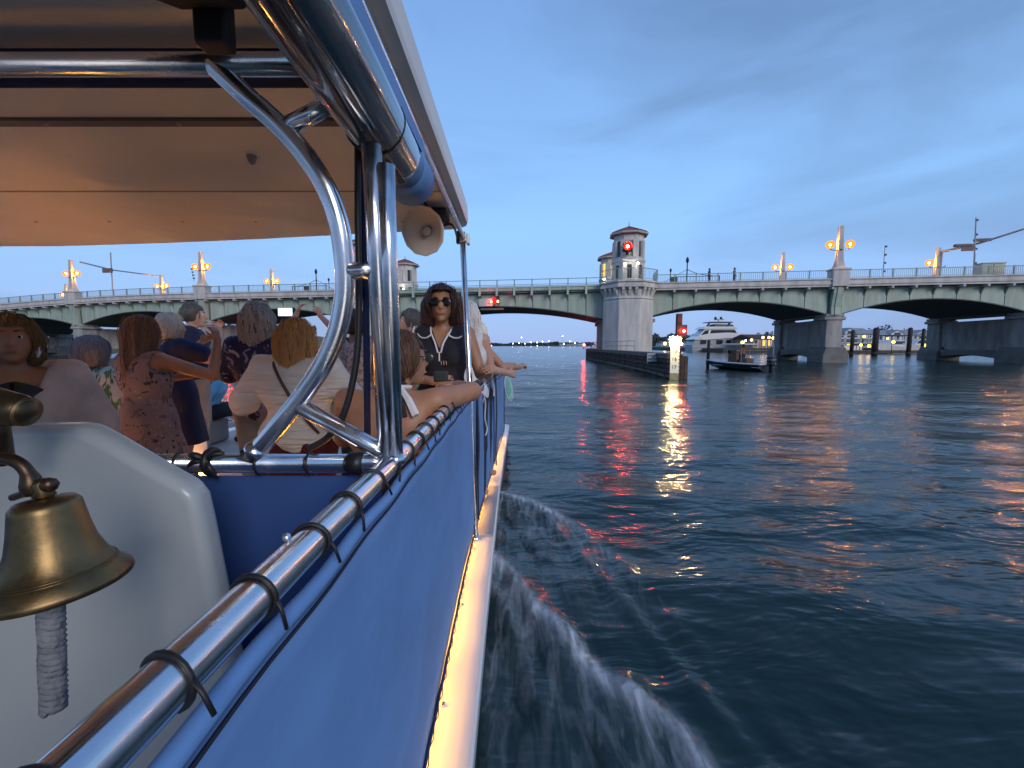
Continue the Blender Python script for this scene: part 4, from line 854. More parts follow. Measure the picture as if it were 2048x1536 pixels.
def skin(name, c): 
    m = mat(name, c, .48, var=.10, vscale=14, bump=.01, bscale=80)
    p = m.node_tree.nodes['Principled BSDF']; p.inputs['Subsurface Weight'].default_value = .12; p.inputs['Subsurface Radius'].default_value = (.012, .005, .003); return m
sk_tan = skin('tan_skin', (.40, .205, .125)); sk_fair = skin('fair_skin', (.50, .29, .21)); sk_deep = skin('deep_tan_skin', (.37, .185, .105))
def hairmat(name, c, c2):
    return mat(name, c, .5, var=.3, vscale=26, bump=.25, bscale=42, stretch=(1, 1, .12), col2=c2)
def cloth(name, c, c2=None, vs=8, b=.16): return mat(name, c, .88, var=.16, vscale=vs, bump=b, bscale=9, col2=c2, stretch=(1, 1, .6))
def printmat(name, base, cols, scale, th=.5, stretch=(1, 1, 1)):
    m = bpy.data.materials.new(name); m.use_nodes = True; t = m.node_tree; p = t.nodes['Principled BSDF']; p.inputs['Roughness'].default_value = .85
    tcn = N(t, 'ShaderNodeTexCoord'); prev = None
    rgb = N(t, 'ShaderNodeRGB'); rgb.outputs[0].default_value = (*base, 1); prev = rgb.outputs[0]
    for i, c in enumerate(cols):
        mpn = N(t, 'ShaderNodeMapping'); t.links.new(tcn.outputs['Object'], mpn.inputs[0]); mpn.inputs['Location'].default_value = (i*3.3, i*1.7, i*.9); mpn.inputs['Scale'].default_value = stretch
        vn = N(t, 'ShaderNodeTexNoise'); vn.inputs['Scale'].default_value = scale*(1+.3*i); vn.inputs['Detail'].default_value = 3; vn.inputs['Distortion'].default_value = 1.2; t.links.new(mpn.outputs[0], vn.inputs['Vector'])
        mr = N(t, 'ShaderNodeMapRange'); t.links.new(vn.outputs[0], mr.inputs[0]); mr.inputs[1].default_value = th; mr.inputs[2].default_value = th+.05
        mx = N(t, 'ShaderNodeMix', data_type='RGBA'); t.links.new(mr.outputs[0], mx.inputs[0]); t.links.new(prev, mx.inputs[6]); mx.inputs[7].default_value = (*c, 1); prev = mx.outputs[2]
    t.links.new(prev, p.inputs['Base Color']); return m
eye_w = mat('eye_white', (.6, .58, .55), .3); iris = mat('iris', (.03, .02, .015), .2); lipm = mat('lips', (.32, .11, .09), .45)
def V3(*a): return np.array(a, float)
def hand(F, wr, dirv, nrm, curl=.5, s=1.0, point=False, mir=1):
    d = np.array(dirv, float); d /= np.linalg.norm(d); n = np.array(nrm, float); n -= d*(n@d); n /= np.linalg.norm(n); sd = np.cross(d, n)*mir
    wr = np.array(wr, float)
    for q in (-.022, 0, .022): F.cone(wr+d*.01*s+sd*q*.6*s, wr+d*.078*s+sd*q*s, .018*s, .0155*s, .012)
    for i, (q, ln) in enumerate(((.031, .070), (.011, .080), (-.010, .074), (-.030, .058))):
        c_ = .06 if (point and i == 0) else curl*(1.25 if point else 1)
        b0 = wr+d*.085*s+sd*q*s; a1 = c_*1.0; a2 = c_*2.2
        b1 = b0+(d*math.cos(a1)+n*math.sin(a1))*ln*.5*s; b2 = b1+(d*math.cos(a2)+n*math.sin(a2))*ln*.5*s
        F.cone(b0, b1, .0098*s, .0088*s, .004); F.cone(b1, b2, .0088*s, .0072*s, .004)
    t0 = wr+d*.025*s+sd*.028*s; t1 = t0+(d*.65+sd*.62+n*.25)*.042*s; t2 = t1+(d*.88+sd*.15+n*.35)*.034*s
    F.cone(t0, t1, .0145*s, .0105*s, .008); F.cone(t1, t2, .0105*s, .0082*s, .004)

def strands(F, par, m, hc, k, L, ct, st_, hair):                # fine locks following the hair surface
    r3 = np.random.default_rng(int(abs(hc[2])*9999)+len(m.name)); n = 420; sh = np.array(F.d.shape)
    def smp(P):
        q = np.clip((P-F.lo)/F.h, 0, sh-2.001); i = q.astype(int); f = q-i; o = 0
        for a in (0, 1):
            for b in (0, 1):
                for c in (0, 1): o = o+F.d[i[:, 0]+a, i[:, 1]+b, i[:, 2]+c]*(f[:, 0] if a else 1-f[:, 0])*(f[:, 1] if b else 1-f[:, 1])*(f[:, 2] if c else 1-f[:, 2])
        return o
    def grad(P):
        e = .007; g_ = np.stack([smp(P+e*np.eye(3)[i])-smp(P-e*np.eye(3)[i]) for i in range(3)], 1); return g_/np.maximum(1e-6, np.linalg.norm(g_, axis=1, keepdims=True))
    d = r3.normal(size=(n, 3)); d[:, 2] = np.abs(d[:, 2])*.9+.05*r3.normal(size=n); d /= np.linalg.norm(d, axis=1, keepdims=True)
    fw = -d[:, 0]*st_+d[:, 1]*ct; d = d[(fw < .45) | (d[:, 2] > .85)]; n = len(d); P = hc+V3(0, 0, .045*k)+d*.03
    for _ in range(45): P = np.where((smp(P) < 0)[:, None], P+d*.005, P)
    path = [P.copy()]; alive = np.ones(n, bool); lift = r3.uniform(.0005, .004, n)+(r3.random(n) < .08)*.008; drift = r3.normal(0, .22, (n, 3)); drift[:, 2] = 0
    zend = hc[2]-(L+.06)*k*r3.uniform(.75, 1.12, n) if L else np.full(n, hc[2]-.05*k)
    S = max(12, int((.22+L)/.014)); rad = [np.full(n, .0011)]
    for i in range(S):
        g_ = grad(P); v = V3(0, 0, -1)+drift+.25*r3.normal(size=(n, 3))*np.array((1, 1, 0)); v = v-g_*np.sum(v*g_, 1, keepdims=True); v /= np.maximum(.25, np.linalg.norm(v, axis=1, keepdims=True))
        Q = P+v*.015; Q = Q-grad(Q)*(np.clip(smp(Q)-lift, -.012, .012))[:, None]
        X_ = (Q[:, 0]-hc[0])*ct+(Q[:, 1]-hc[1])*st_; Y_ = -(Q[:, 0]-hc[0])*st_+(Q[:, 1]-hc[1])*ct
        alive &= (Q[:, 2] > zend) & ~((np.abs(X_) < .06*k) & (Y_ > .02*k) & (Q[:, 2] < hc[2]+.075*k)); P = np.where(alive[:, None], Q, P); path.append(P.copy()); rad.append(np.where(alive, .0019, .0))
    path = np.stack(path, 1); rad = np.stack(rad, 1); K = path.shape[1]; off = np.array([(1, 0, 0), (-.5, .87, 0), (-.5, -.87, 0)])
    Vv = (path[:, :, None, :]+rad[:, :, None, None]*off[None, None]).reshape(-1, 3); base = (np.arange(n)[:, None]*K+np.arange(K-1)[None]).ravel()*3; Fq = []
    for j in range(3): Fq.append(np.stack([base+j, base+(j+1) % 3, base+3+(j+1) % 3, base+3+j], 1))
    Fq = np.concatenate(Fq); dead = np.repeat((rad[:, 1:] <= 0).ravel()[None], 3, 0).ravel(); Fq = Fq[~dead]
    bs = m.node_tree.nodes['Principled BSDF']; el = [e.color for nd in m.node_tree.nodes if nd.type == 'VALTORGB' for e in nd.color_ramp.elements]
    c_ = [max(a, b)*1.25 for a, b in zip(el[0][:3], el[1][:3])]; sm = mat(m.name+'_locks', tuple(min(.9, x) for x in c_), .42)
    o = link_mesh('hair_locks', np_mesh('hair_locks', Vv, Fq, sm), par); o['kind'] = 'stuff'
def person(label, pos, H=1.65, face=0.0, skin_m=None, hair=None, top=None, bottom=None, arms=None, seat=None, build=1.0, tilt=(0, 0), hip_w=1.0, head_turn=0.0, h=.010, eyes=True, shoes=None, lean=0.0, res_c=.012, hands=None, group=None, name='person', twist=0.0):
    """local frame: origin under the pelvis at the deck, +Y forward, +X the person's right side"""
    root = thing(name, label, 'person', pos, face, group)
    k = H/1.70; b = build; sk = skin_m or sk_tan
    pz = .93*k if seat is None else seat+.10*k
    def U(x, y, z):                                            # upper body point measured from a standing figure, leaned about the pelvis
        zz = (z-.93)*k; yy = y*k; c_, s_ = math.cos(lean), math.sin(lean)
        xx = x*k; xr = xx*math.cos(twist)-yy*math.sin(twist); yr = xx*math.sin(twist)+yy*math.cos(twist)
        return V3(xr, yr*c_+zz*s_, pz+zz*c_-yr*s_)
    J = {}
    for sd, sx in (('r', 1), ('l', -1)):
        J['hip'+sd] = V3(sx*.088*k*hip_w, 0, pz-.03*k)
        if seat is None: J['knee'+sd] = V3(sx*.095*k, .02*k, .48*k); J['ank'+sd] = V3(sx*.10*k, -.01, .085*k)
        else: J['knee'+sd] = V3(sx*.12*k, .42*k, pz+.0*k); J['ank'+sd] = V3(sx*.12*k, .40*k, .085*k)
        J['toe'+sd] = J['ank'+sd]+V3(sx*.02, .15*k, -.05*k)
        J['sh'+sd] = U(sx*.165*b, -.01, 1.405)
        J['el'+sd] = U(sx*.235*b, -.03, 1.12); J['wr'+sd] = U(sx*.245*b, .08, .90)
    if arms:
        for q, v in arms.items(): J[q] = np.array(v, float)
    hc = U(tilt[0], .015+tilt[1], 1.585); nb = U(0, -.015, 1.42)
    allp = np.array(list(J.values())+[hc]); lo = allp.min(0)-.30*b; hi = allp.max(0)+.28*b; lo[2] = -.02; hi[2] = max(allp[:, 2].max()+.22, hc[2]+.2)
    # body
    F = Field(lo, hi, h)
    F.cone(U(-.07*hip_w, 0, .94), U(.07*hip_w, 0, .94), .105*k*b, .105*k*b, .04, .9)
    F.cone(U(0, 0, .98), U(0, .005, 1.14), .125*k*b, .118*k*b, .05, .78)
    F.cone(U(-.055*b, 0, 1.27), U(.055*b, 0, 1.27), .115*k*b, .115*k*b, .05, .85)
    F.cone(U(-.12*b, -.01, 1.385), U(.12*b, -.01, 1.385), .062*k*b**.5, .062*k*b**.5, .05)
    F.cone(nb, hc+V3(0, -.012, -.045)*k, .052*k*b**.5, .050*k, .025)
    for sd, sx in (('r', 1), ('l', -1)):
        F.cone(J['hip'+sd], J['knee'+sd], .088*k*b, .058*k, .03); F.cone(J['knee'+sd], J['ank'+sd], .056*k, .037*k, .02)
        F.cone(J['ank'+sd], J['toe'+sd], .038*k, .028*k, .02); F.cone(J['ank'+sd]-V3(0, .03, .04)*k, J['toe'+sd], .03*k, .028*k, .02)
        F.cone(J['sh'+sd], J['el'+sd], .050*k*b, .039*k*b**.7, .03); F.cone(J['el'+sd], J['wr'+sd], .039*k*b**.7, .0265*k, .012)
        hv = (hands or {}).get(sd); dv = J['wr'+sd]-J['el'+sd]
        if hv is None: hv = dict(dirv=dv, nrm=(-sx, 0, 0.01))
        hand(F, J['wr'+sd], hv.get('dirv', dv), hv.get('nrm', (-sx, 0, .01)), hv.get('curl', .45), .95*k, hv.get('point', False), hv.get('mir', sx))
    ct, st_ = math.cos(head_turn), math.sin(head_turn)
    def Hd(x, y, z): return hc+V3(x*ct-y*st_, x*st_+y*ct, z)*k
    F.ell(hc+V3(0, 0, .02)*k, V3(.079, .088, .098)*k, .02)
    F.ell(Hd(0, -.02, .03), V3(.076, .076, .082)*k, .02)
    F.cone(Hd(0, .025, -.045), Hd(0, .052, -.072), .056*k, .036*k, .03); F.cone(Hd(0, .062, .0), Hd(0, .066, -.03), .045*k, .038*k, .02)
    F.cone(Hd(0, .086, .028), Hd(0, .110, -.012), .009*k, .0145*k, .010); F.cone(Hd(-.03, .082, .042), Hd(.03, .082, .042), .012*k, .012*k, .014)
    F.cone(Hd(-.018, .094, -.052), Hd(.018, .094, -.052), .009*k, .009*k, .008); F.cone(Hd(0, .078, -.085), Hd(0, .082, -.088), .017*k, .017*k, .015)
    for sx in (-1, 1): F.cone(Hd(sx*.078, -.005, .02), Hd(sx*.081, .0, -.02), .016*k, .010*k, .006)
    body = link_mesh('body', np_mesh('body', *F.mesh(), sk), root)
    if eyes:
        for sx in (-1, 1):
            e = Hd(sx*.032, .0825, .020); MB().ball(e, .0118*k, 10).build('eye', eye_w, body, smooth=True, local=True)
            MB().ball(Hd(sx*.032, .0892, .020), .0080*k, 8).build('iris', iris, body, smooth=True, local=True)
        mb = MB(); mb.tube([Hd(-.024, .096, -.049), Hd(-.012, .1035, -.0525), Hd(0, .1045, -.0535), Hd(.012, .1035, -.0525), Hd(.024, .096, -.049)], [.002, .0055, .006, .0055, .002], 8).build('mouth', lipm, body, smooth=True, local=True)
        for sx in (-1, 1): MB().tube([Hd(sx*.016, .0965, .047), Hd(sx*.034, .096, .052), Hd(sx*.05, .083, .046)], [.003, .004, .002], 6).build('eyebrow', hair['m'] if hair else iris, body, smooth=True, local=True)
    G = dict(U=U, J=J, Hd=Hd, root=root, k=k, body=body, hc=hc, pz=pz)
    # trousers, skirt
    if bottom:
        t_ = bottom['kind']; m = bottom['m']; g = bottom.get('g', .016)
        F = Field(lo, hi, res_c)
        F.cone(U(-.075*hip_w, 0, .93), U(.075*hip_w, 0, .93), .112*k*b+g*.6, .112*k*b+g*.6, .04, .92); F.cone(U(0, 0, .97), U(0, 0, 1.06), .13*k*b+g*.5, .125*k*b+g*.5, .04, .82)
        if t_ in ('trousers', 'shorts'):
            e = 1.0 if t_ == 'trousers' else .0
            for sd in 'rl':
                F.cone(J['hip'+sd], J['knee'+sd], .090*k*b+g, .062*k+g*1.2, .03)
                if e: F.cone(J['knee'+sd], J['ank'+sd]+V3(0, 0, .02), .060*k+g*1.1, .05*k+g*1.3, .02)
            if t_ == 'shorts' and seat is None: F.cut(lambda x, y, z: .50*k-z+0*x+0*y)
        elif t_ == 'skirt':
            hem = bottom.get('hem', .5)*k; F.cone(U(0, 0, .90), V3(0, .01, hem), .155*k*b, bottom.get('w', .24)*k, .05, .85); F.cut(lambda x, y, z: hem-z+0*x+0*y)
        F.cut(lambda x, y, z: z-(pz+bottom.get('wz', .10)*k)+0*x+0*y)
        F.rough(.004, 30, 1.0, .4); link_mesh(t_ if t_ != 'skirt' else bottom.get('name', 'skirt'), np_mesh(t_, *F.mesh(), m), root)
    if top:
        m = top['m']; g = top.get('g', .014); F = Field(lo, hi, res_c)
        F.cone(U(-.06*b, 0, 1.27), U(.06*b, 0, 1.27), .118*k*b+g, .118*k*b+g, .05, .86); F.cone(U(0, 0, .98), U(0, .005, 1.14), .13*k*b+g, .122*k*b+g, .05, .8)
        F.cone(U(-.125*b, -.01, 1.385), U(.125*b, -.01, 1.385), .064*k*b**.5+g, .064*k*b**.5+g, .05)
        if top.get('bust'): [F.ell(U(sx*.07*b, .095*b, 1.25), V3(.065, .055, .065)*k*b, .04) for sx in (-1, 1)]
        if top.get('hem', .88) < .95: F.cone(U(-.075*hip_w, 0, .94), U(.075*hip_w, 0, .94), .112*k*b+g, .112*k*b+g, .05, .92)
        if top.get('flare'): F.cone(U(0, 0, .98), V3(0, .02, top['flare'][0]*k), .16*k*b, top['flare'][1]*k, .06, .85)
        sl = top.get('sleeve', 0)
        for sd, sx in (('r', 1), ('l', -1)):
            a_, e_, w_ = J['sh'+sd], J['el'+sd], J['wr'+sd]
            if sl > 0: f = min(1, sl*2); F.cone(a_, a_+(e_-a_)*f, .052*k*b+g, (.045 if sl >= .5 else .05)*k*b+g*1.2, .03)
            if sl > .5: f = (sl-.5)*2; F.cone(e_, e_+(w_-e_)*f, .042*k*b**.7+g, .034*k+g*1.2, .02)
            if sl == 0:                                        # armholes
                ah = J['sh'+sd]+V3(sx*.055, 0, -.03)*k
                F.cut(lambda x, y, z, ah=ah: .060*k*b-np.sqrt((x-ah[0])**2+((y-ah[1])*.5)**2+((z-ah[2])*.8)**2))
        nz = nb+V3(0, .0, .035)*k; v_ = top.get('vneck', .07)
        F.cut(lambda x, y, z: .066*k-np.sqrt((x-nz[0])**2+(y-nz[1])**2+(np.maximum(0, nz[2]-.03-z)*.9)**2))
        if top.get('vneck'):
            fx, fy = -math.sin(lean*0), 1; ap = U(0, .12*b, 1.40-v_)
            F.cut(lambda x, y, z: np.where(y > nb[1], (z-ap[2])*.45-np.abs(x-ap[0]), -1.0))
        hz = top.get('hem', .88); hzw = pz+(hz-.93)*k if not top.get('flare') else top['flare'][0]*k
        F.cut(lambda x, y, z: hzw-z+0*x+0*y)
        if top.get('topz'): tz_ = U(0, 0, top['topz'])[2]; F.cut(lambda x, y, z: z-tz_+0*x+0*y)
        F.rough(top.get('fold', .004), 26, .5, .5)
        link_mesh(top.get('name', 'shirt'), np_mesh('shirt', *F.mesh(), m), root)
    # hair
    if hair:
        m = hair['m']; F = Field(hc-V3(.24, .26, hair.get('len', .16)+.18), hc+V3(.24, .24, .22), .008)
        v = hair.get('vol', .018)
        F.ell(Hd(0, -.014, .034), V3(.083+v, .095+v, .098+v)*k, .02)
        L = hair.get('len', 0); w_ = hair.get('w', .075)
        if L:
            F.cone(Hd(-w_*.62, -.035, .0), Hd(-w_*.8, -.045, -L), .052*k+v, .045*k+v*.5, .03); F.cone(Hd(w_*.62, -.035, .0), Hd(w_*.8, -.045, -L), .052*k+v, .045*k+v*.5, .03)
            F.cone(Hd(0, -.06, .0), Hd(0, -.075, -L), .06*k+v, .055*k+v*.4, .03)
        if hair.get('bun'): F.ell(Hd(0, -.115, .03), V3(.045, .04, .045), .02)
        fw = hair.get('face', .066)                            # opening for the face
        def fc(x, y, z):
            X_ = (x-hc[0])*ct+(y-hc[1])*st_; Y_ = -(x-hc[0])*st_+(y-hc[1])*ct; Z_ = z-hc[2]
            return -np.maximum(np.maximum(np.abs(X_)/k-fw-.012*np.clip(.05-Z_, 0, .06)/.06, hair.get('fy', .022)-Y_/k), Z_/k-hair.get('fz', .072))
        F.cut(fc)
        if not L: F.cut(lambda x, y, z: -(z-hc[2])/k-.055+0*x+.3*((x-hc[0])*-st_+(y-hc[1])*ct)/k)
        F.rough(hair.get('r', .004), 70, .3, hair.get('rz', .15))
        if hair.get('curl'): F.rough(.008, 95, 1.3, 1.0)
        ho = link_mesh('hair', np_mesh('hair', *F.mesh(), m), root)
        if h < .012: strands(F, ho, m, hc, k, L, ct, st_, hair)
    if shoes:
        for sd in 'rl':
            mb = MB(); a_, t_ = J['ank'+sd], J['toe'+sd]; mb.tube([a_+V3(0, -.055, -.045)*k, a_+V3(0, -.02, -.035)*k, (a_+t_)/2+V3(0, 0, -.005)*k, t_+V3(0, .02, -.002)*k, t_+V3(0, .045, -.008)*k], [.03*k, .043*k, .042*k, .036*k, .016*k], 12).build('shoe', shoes, root, smooth=True, local=True)
    return G
def _unused(px, Y): return (px-1024)/FPX*Y*1.0

DK = LZ+.024
def spot(px, Y): q = at_y(px, 690, Y); return (q.x, Y, DK)
# --- woman in sunglasses and black polo, facing the camera
poloM = cloth('black_polo', (.012, .013, .022)); pipe = mat('white_piping', (.70, .71, .74), .7)
brown_h = hairmat('dark_brown_hair', (.022, .010, .010), (.055, .024, .020))
g = person('woman in sunglasses and black polo with white trim facing the camera by the pole', (-.475, 2.95, DK), 1.70, PI, sk_deep,
    hair=dict(m=brown_h, len=.10, w=.105, vol=.024, face=.064, fz=.102), top=dict(m=poloM, sleeve=0, vneck=.105, hem=.86, bust=True, name='polo_shirt'), bottom=dict(kind='trousers', m=cloth('navy_trousers', (.015, .017, .03))),
    arms=dict(elr=(.27, .08, 1.12), wrr=(.03, .24, 1.10), ell=(-.26, .0, 1.13), wrl=(-.32, .22, 1.13)), build=1.03, hands=dict(r=dict(dirv=(-1, .2, .05), nrm=(0, -1, -.2), curl=.6), l=dict(dirv=(-.15, .75, .5), nrm=(.6, 0, -.4), curl=.7)), h=.0085, eyes=True, head_turn=.10)
U, Hd, rt_, k = g['U'], g['Hd'], g['root'], g['k']
lens = mat('sunglass_lens', (.010, .007, .008), .22, coat=.0)
for sx in (-1, 1): MB().ball(Hd(sx*.035, .101, .020), .034*k, 20, (1, .16, .80)).build('sunglass_lens', lens, g['body'], smooth=True, local=True)
mb = MB(); mb.tube([Hd(-.016, .108, .026), Hd(0, .112, .029), Hd(.016, .108, .026)], .003, 6); mb.tube([Hd(-.062, .09, .026), Hd(-.082, .0, .028)], .003, 6); mb.tube([Hd(.062, .09, .026), Hd(.082, .0, .028)], .003, 6); mb.build('sunglass_frame', black, g['body'], smooth=True, local=True)
def onU(pts, r, nm, m, g, n=6): return MB().tube([g['U'](*p) for p in spline(pts, 5)], r, n).build(nm, m, g['root'], smooth=True, local=True)
col_ = cloth('collar_navy', (.014, .016, .03))
for sx in (-1, 1):
    onU([(sx*.010, .135, 1.275), (sx*.028, .128, 1.34), (sx*.060, .085, 1.405), (sx*.075, .02, 1.448)], .0065, 'neck_piping', pipe, g)
    onU([(sx*.05, .108, 1.400), (sx*.085, .098, 1.375), (sx*.125, .075, 1.375), (sx*.155, .055, 1.402), (sx*.150, .03, 1.435)], .006, 'collar_piping', pipe, g)
    onU([(sx*.178, .045, 1.45), (sx*.186, .075, 1.40), (sx*.178, .095, 1.33), (sx*.172, .10, 1.26)], .006, 'armhole_piping', pipe, g)
onU([(0, .137, 1.28), (0, .140, 1.22)], .0055, 'placket', pipe, g)
for q in range(3): onU([(-.012-.016*q, .143, 1.225), (-.016-.016*q, .146, 1.195)], .0022, 'buckle_glint', mat('copper_glint', (.6, .35, .2), .3, .9), g)
w_ = g['J']['wrl']; MB().lathe([(.031, -.008), (.033, 0), (.031, .008)], 14, w_-np.array((.0, .02, .012)), Vector((-.06, .22, 0)).to_track_quat('Z', 'X').to_matrix()).build('wrist_watch', mat('watch_silver', (.5, .5, .52), .3, .9), rt_, smooth=True, local=True)
w_ = g['J']['wrr']; MB().box(w_+np.array((-.06, .02, .03)), (.09, .03, .07)).build('camera_case', mat('dark_case', (.03, .035, .035), .5), rt_, local=True, bevel=.01)

# --- seated woman seen from behind, arm along the rail
haltM = cloth('halter_navy', (.02, .022, .035)); 
g = person('seated bare shouldered woman from behind resting her arm on the rail', (-.545, 1.90, DK), 1.70, -.02, sk_tan,
    hair=dict(m=hairmat('mid_brown_hair', (.05, .026, .018), (.10, .055, .035)), vol=.014, bun=False, len=.03, w=.06, face=.068), top=dict(m=cloth('halter_top', (.05, .035, .04)), sleeve=0, hem=.90, name='halter_top', g=.006, topz=1.18), bottom=dict(kind='skirt', m=cloth('dark_wrap', (.08, .025, .03)), hem=.56, w=.24), seat=.50, build=1.22, lean=.10,
    arms=dict(elr=(.345, .20, 1.10), wrr=(.24, .44, 1.11), ell=(-.30, .22, .86), wrl=(-.12, .40, .84)), hands=dict(r=dict(dirv=(-1, .3, 0), nrm=(0, -.2, -1)), l=dict(dirv=(1, .5, 0), nrm=(0, 0, -1))), h=.0095, head_turn=-.90, eyes=True, tilt=(.045, .0))
U, Hd, rt_, k = g['U'], g['Hd'], g['root'], g['k']
for pts, m_, r_ in (([(-.075, .02, 1.46), (-.05, -.065, 1.465), (.0, -.085, 1.462), (.05, -.065, 1.468), (.08, .01, 1.468)], pipe, .010), ([(-.07, .02, 1.478), (-.05, -.060, 1.482), (0, -.078, 1.48), (.05, -.06, 1.484), (.075, .01, 1.484)], haltM, .008)): onU(pts, r_, 'halter_band', m_, g, 8)
tie = [U(.055, -.075, 1.465), U(.10, -.105, 1.41), U(.135, -.12, 1.345)]; 
mb = MB(); P = [Vector(q) for q in tie]; mb.tube(P, [.012, .017, .019], 6).build('neck_tie', pipe, rt_, smooth=False, local=True)
MB().tube([P[0]+Vector((-.015, -.003, -.003)), P[1]+Vector((-.028, -.004, -.008)), P[2]+Vector((-.045, .0, -.005))], [.007, .010, .010], 6).build('neck_tie', haltM, rt_, local=True)
for sx in (-1, 1): MB().ball(Hd(sx*.034, .108, .018), .026*k, 12, (1, .18, .8)).build('eyeglass_lens', mat('tinted_glasses', (.05, .05, .04), .1), g['body'], smooth=True, local=True)
mb = MB(); [mb.tube([Hd(sx*.06, .10, .022), Hd(sx*.083, -.0, .026)], .003, 6) for sx in (-1, 1)]; mb.build('eyeglass_frame', black, g['body'], local=True)

# --- woman with auburn bob in cream sweater
knit = mat('cream_knit', (.78, .70, .62), .9, var=.08, vscale=6, bump=.25, bscale=11, stretch=(.6, .6, 5))
g = person('woman with auburn bob and cream knit sweater seen from behind', spot(592, 2.45), 1.45, .06, sk_fair,
    hair=dict(m=hairmat('auburn_hair', (.20, .065, .014), (.55, .27, .085)), len=.14, w=.088, vol=.021, face=.06, r=.005), top=dict(m=knit, sleeve=.80, hem=.86, g=.026, name='knit_sweater', fold=.007), bottom=dict(kind='trousers', m=cloth('burgundy', (.085, .008, .018)), g=.03), build=1.22, hip_w=1.2,
    arms=dict(elr=(.30, .03, 1.00), wrr=(.24, .20, .98), ell=(-.31, .03, 1.00), wrl=(-.36, .22, 1.06)), h=.0095, eyes=False)
onU([(-.12, -.02, 1.478), (-.10, -.10, 1.42), (0, -.163, 1.26), (.10, -.165, 1.10), (.17, -.12, .98)], .009, 'bag_strap', mat('brown_leather', (.10, .045, .025), .5), g, 8)

# --- woman with grey curls and navy floral blouse
g = person('woman with grey curls and navy floral blouse behind the cream sweater', spot(518, 3.15), 1.60, .02, sk_fair,
    hair=dict(m=hairmat('grey_hair', (.14, .125, .11), (.36, .33, .29)), len=.13, w=.08, vol=.022, face=.06, curl=True), top=dict(m=printmat('navy_floral', (.012, .016, .07), [(.40, .38, .45), (.25, .24, .40)], 9, .60), sleeve=.42, hem=.74, g=.022, name='floral_blouse'), bottom=dict(kind='trousers', m=cloth('grey_linen', (.24, .23, .22)), g=.022), build=1.08,
    arms=dict(ell=(-.25, .02, 1.08), wrl=(-.22, .24, 1.06), elr=(.25, .02, 1.08), wrr=(.2, .25, 1.05)), eyes=False)

# --- person filming with a phone
g = person('person holding up a lit phone above the auburn haired woman', spot(592, 3.45), 1.40, .0, sk_tan,
    hair=dict(m=hairmat('dark_hair', (.02, .014, .012), (.05, .035, .03)), len=.06, vol=.015), top=dict(m=cloth('charcoal_top', (.03, .03, .035)), sleeve=.12, hem=.84, name='charcoal_top'), bottom=dict(kind='trousers', m=cloth('dark_jeans', (.02, .025, .05))), build=1.05,
    arms=dict(elr=(.25, .22, 1.42), wrr=(.045, .36, 1.58), ell=(-.22, .20, 1.40), wrl=(-.16, .36, 1.60)), hands=dict(r=dict(dirv=(-.3, .2, .9), nrm=(-.8, .3, 0), curl=.5), l=dict(dirv=(.3, .2, .9), nrm=(.8, .3, 0), curl=.5)), eyes=False)
ph = at_y(573, 624, 3.85); phone = thing('mobile_phone', 'mobile phone with a bright screen held up to film the bridge', 'phone', ph)
MB().box(ph, (.155, .010, .080)).build('case', black, phone, bevel=.008); MB().box(ph+Vector((-.008, -.0065, 0)), (.125, .003, .070)).build('screen', emat('phone_screen', (.62, .80, 1.0), 1.35), phone)

# --- tall man in navy polo
g = person('tall man with dark grey hair and navy polo looking right', spot(388, 4.7), 1.75, -1.05, sk_fair,
    hair=dict(m=hairmat('dark_grey_hair', (.035, .032, .032), (.09, .085, .085)), vol=.010, fz=.060), top=dict(m=cloth('navy_polo', (.012, .014, .04)), sleeve=.42, hem=.82, g=.02, name='polo_shirt'), bottom=dict(kind='trousers', m=cloth('stone_trousers', (.27, .26, .24)), g=.02), build=1.15,
    arms=dict(elr=(.30, .02, 1.20), wrr=(.16, .25, 1.12), ell=(-.30, .10, 1.30), wrl=(-.22, .20, 1.50)), shoes=black)
# --- woman with ash blond hair in a navy dress
g = person('woman with ash blond hair and navy dress beside the tall man', spot(342, 3.75), 1.58, -.45, sk_tan,
    hair=dict(m=hairmat('ash_blond_hair', (.28, .24, .18), (.62, .57, .47)), len=.05, w=.07, vol=.017, face=.062), top=dict(m=cloth('navy_dress', (.010, .014, .055)), sleeve=.30, hem=.9, g=.02, name='navy_dress', flare=(.50, .26)), build=1.2,
    arms=dict(elr=(.30, .16, 1.22), wrr=(.12, .32, 1.42), ell=(-.28, .14, 1.18), wrl=(-.10, .30, 1.35)), hands=dict(r=dict(dirv=(-.4, .1, .8), nrm=(-1, 0, 0))), eyes=False)
# --- woman with long brown hair and mauve dress
mauve = printmat('mauve_floral', (.22, .17, .19), [(.13, .095, .12), (.27, .23, .25), (.03, .022, .03)], 13, .60)
g = person('woman with long brown hair and mauve floral dress raising her arm', spot(285, 2.75), 1.49, -.30, sk_deep,
    hair=dict(m=hairmat('long_brown_hair', (.075, .042, .022), (.20, .125, .075)), len=.36, w=.075, vol=.014, face=.062), top=dict(m=mauve, sleeve=0, hem=.9, g=.018, name='mauve_dress', flare=(.32, .34)), build=1.08,
    arms=dict(elr=(.30, .22, 1.12), wrr=(.21, .34, 1.36), ell=(-.24, .10, 1.05), wrl=(-.10, .28, 1.10)), hands=dict(r=dict(dirv=(-.35, .05, .9), nrm=(-1, 0, 0), curl=.5)), h=.0095, eyes=False)
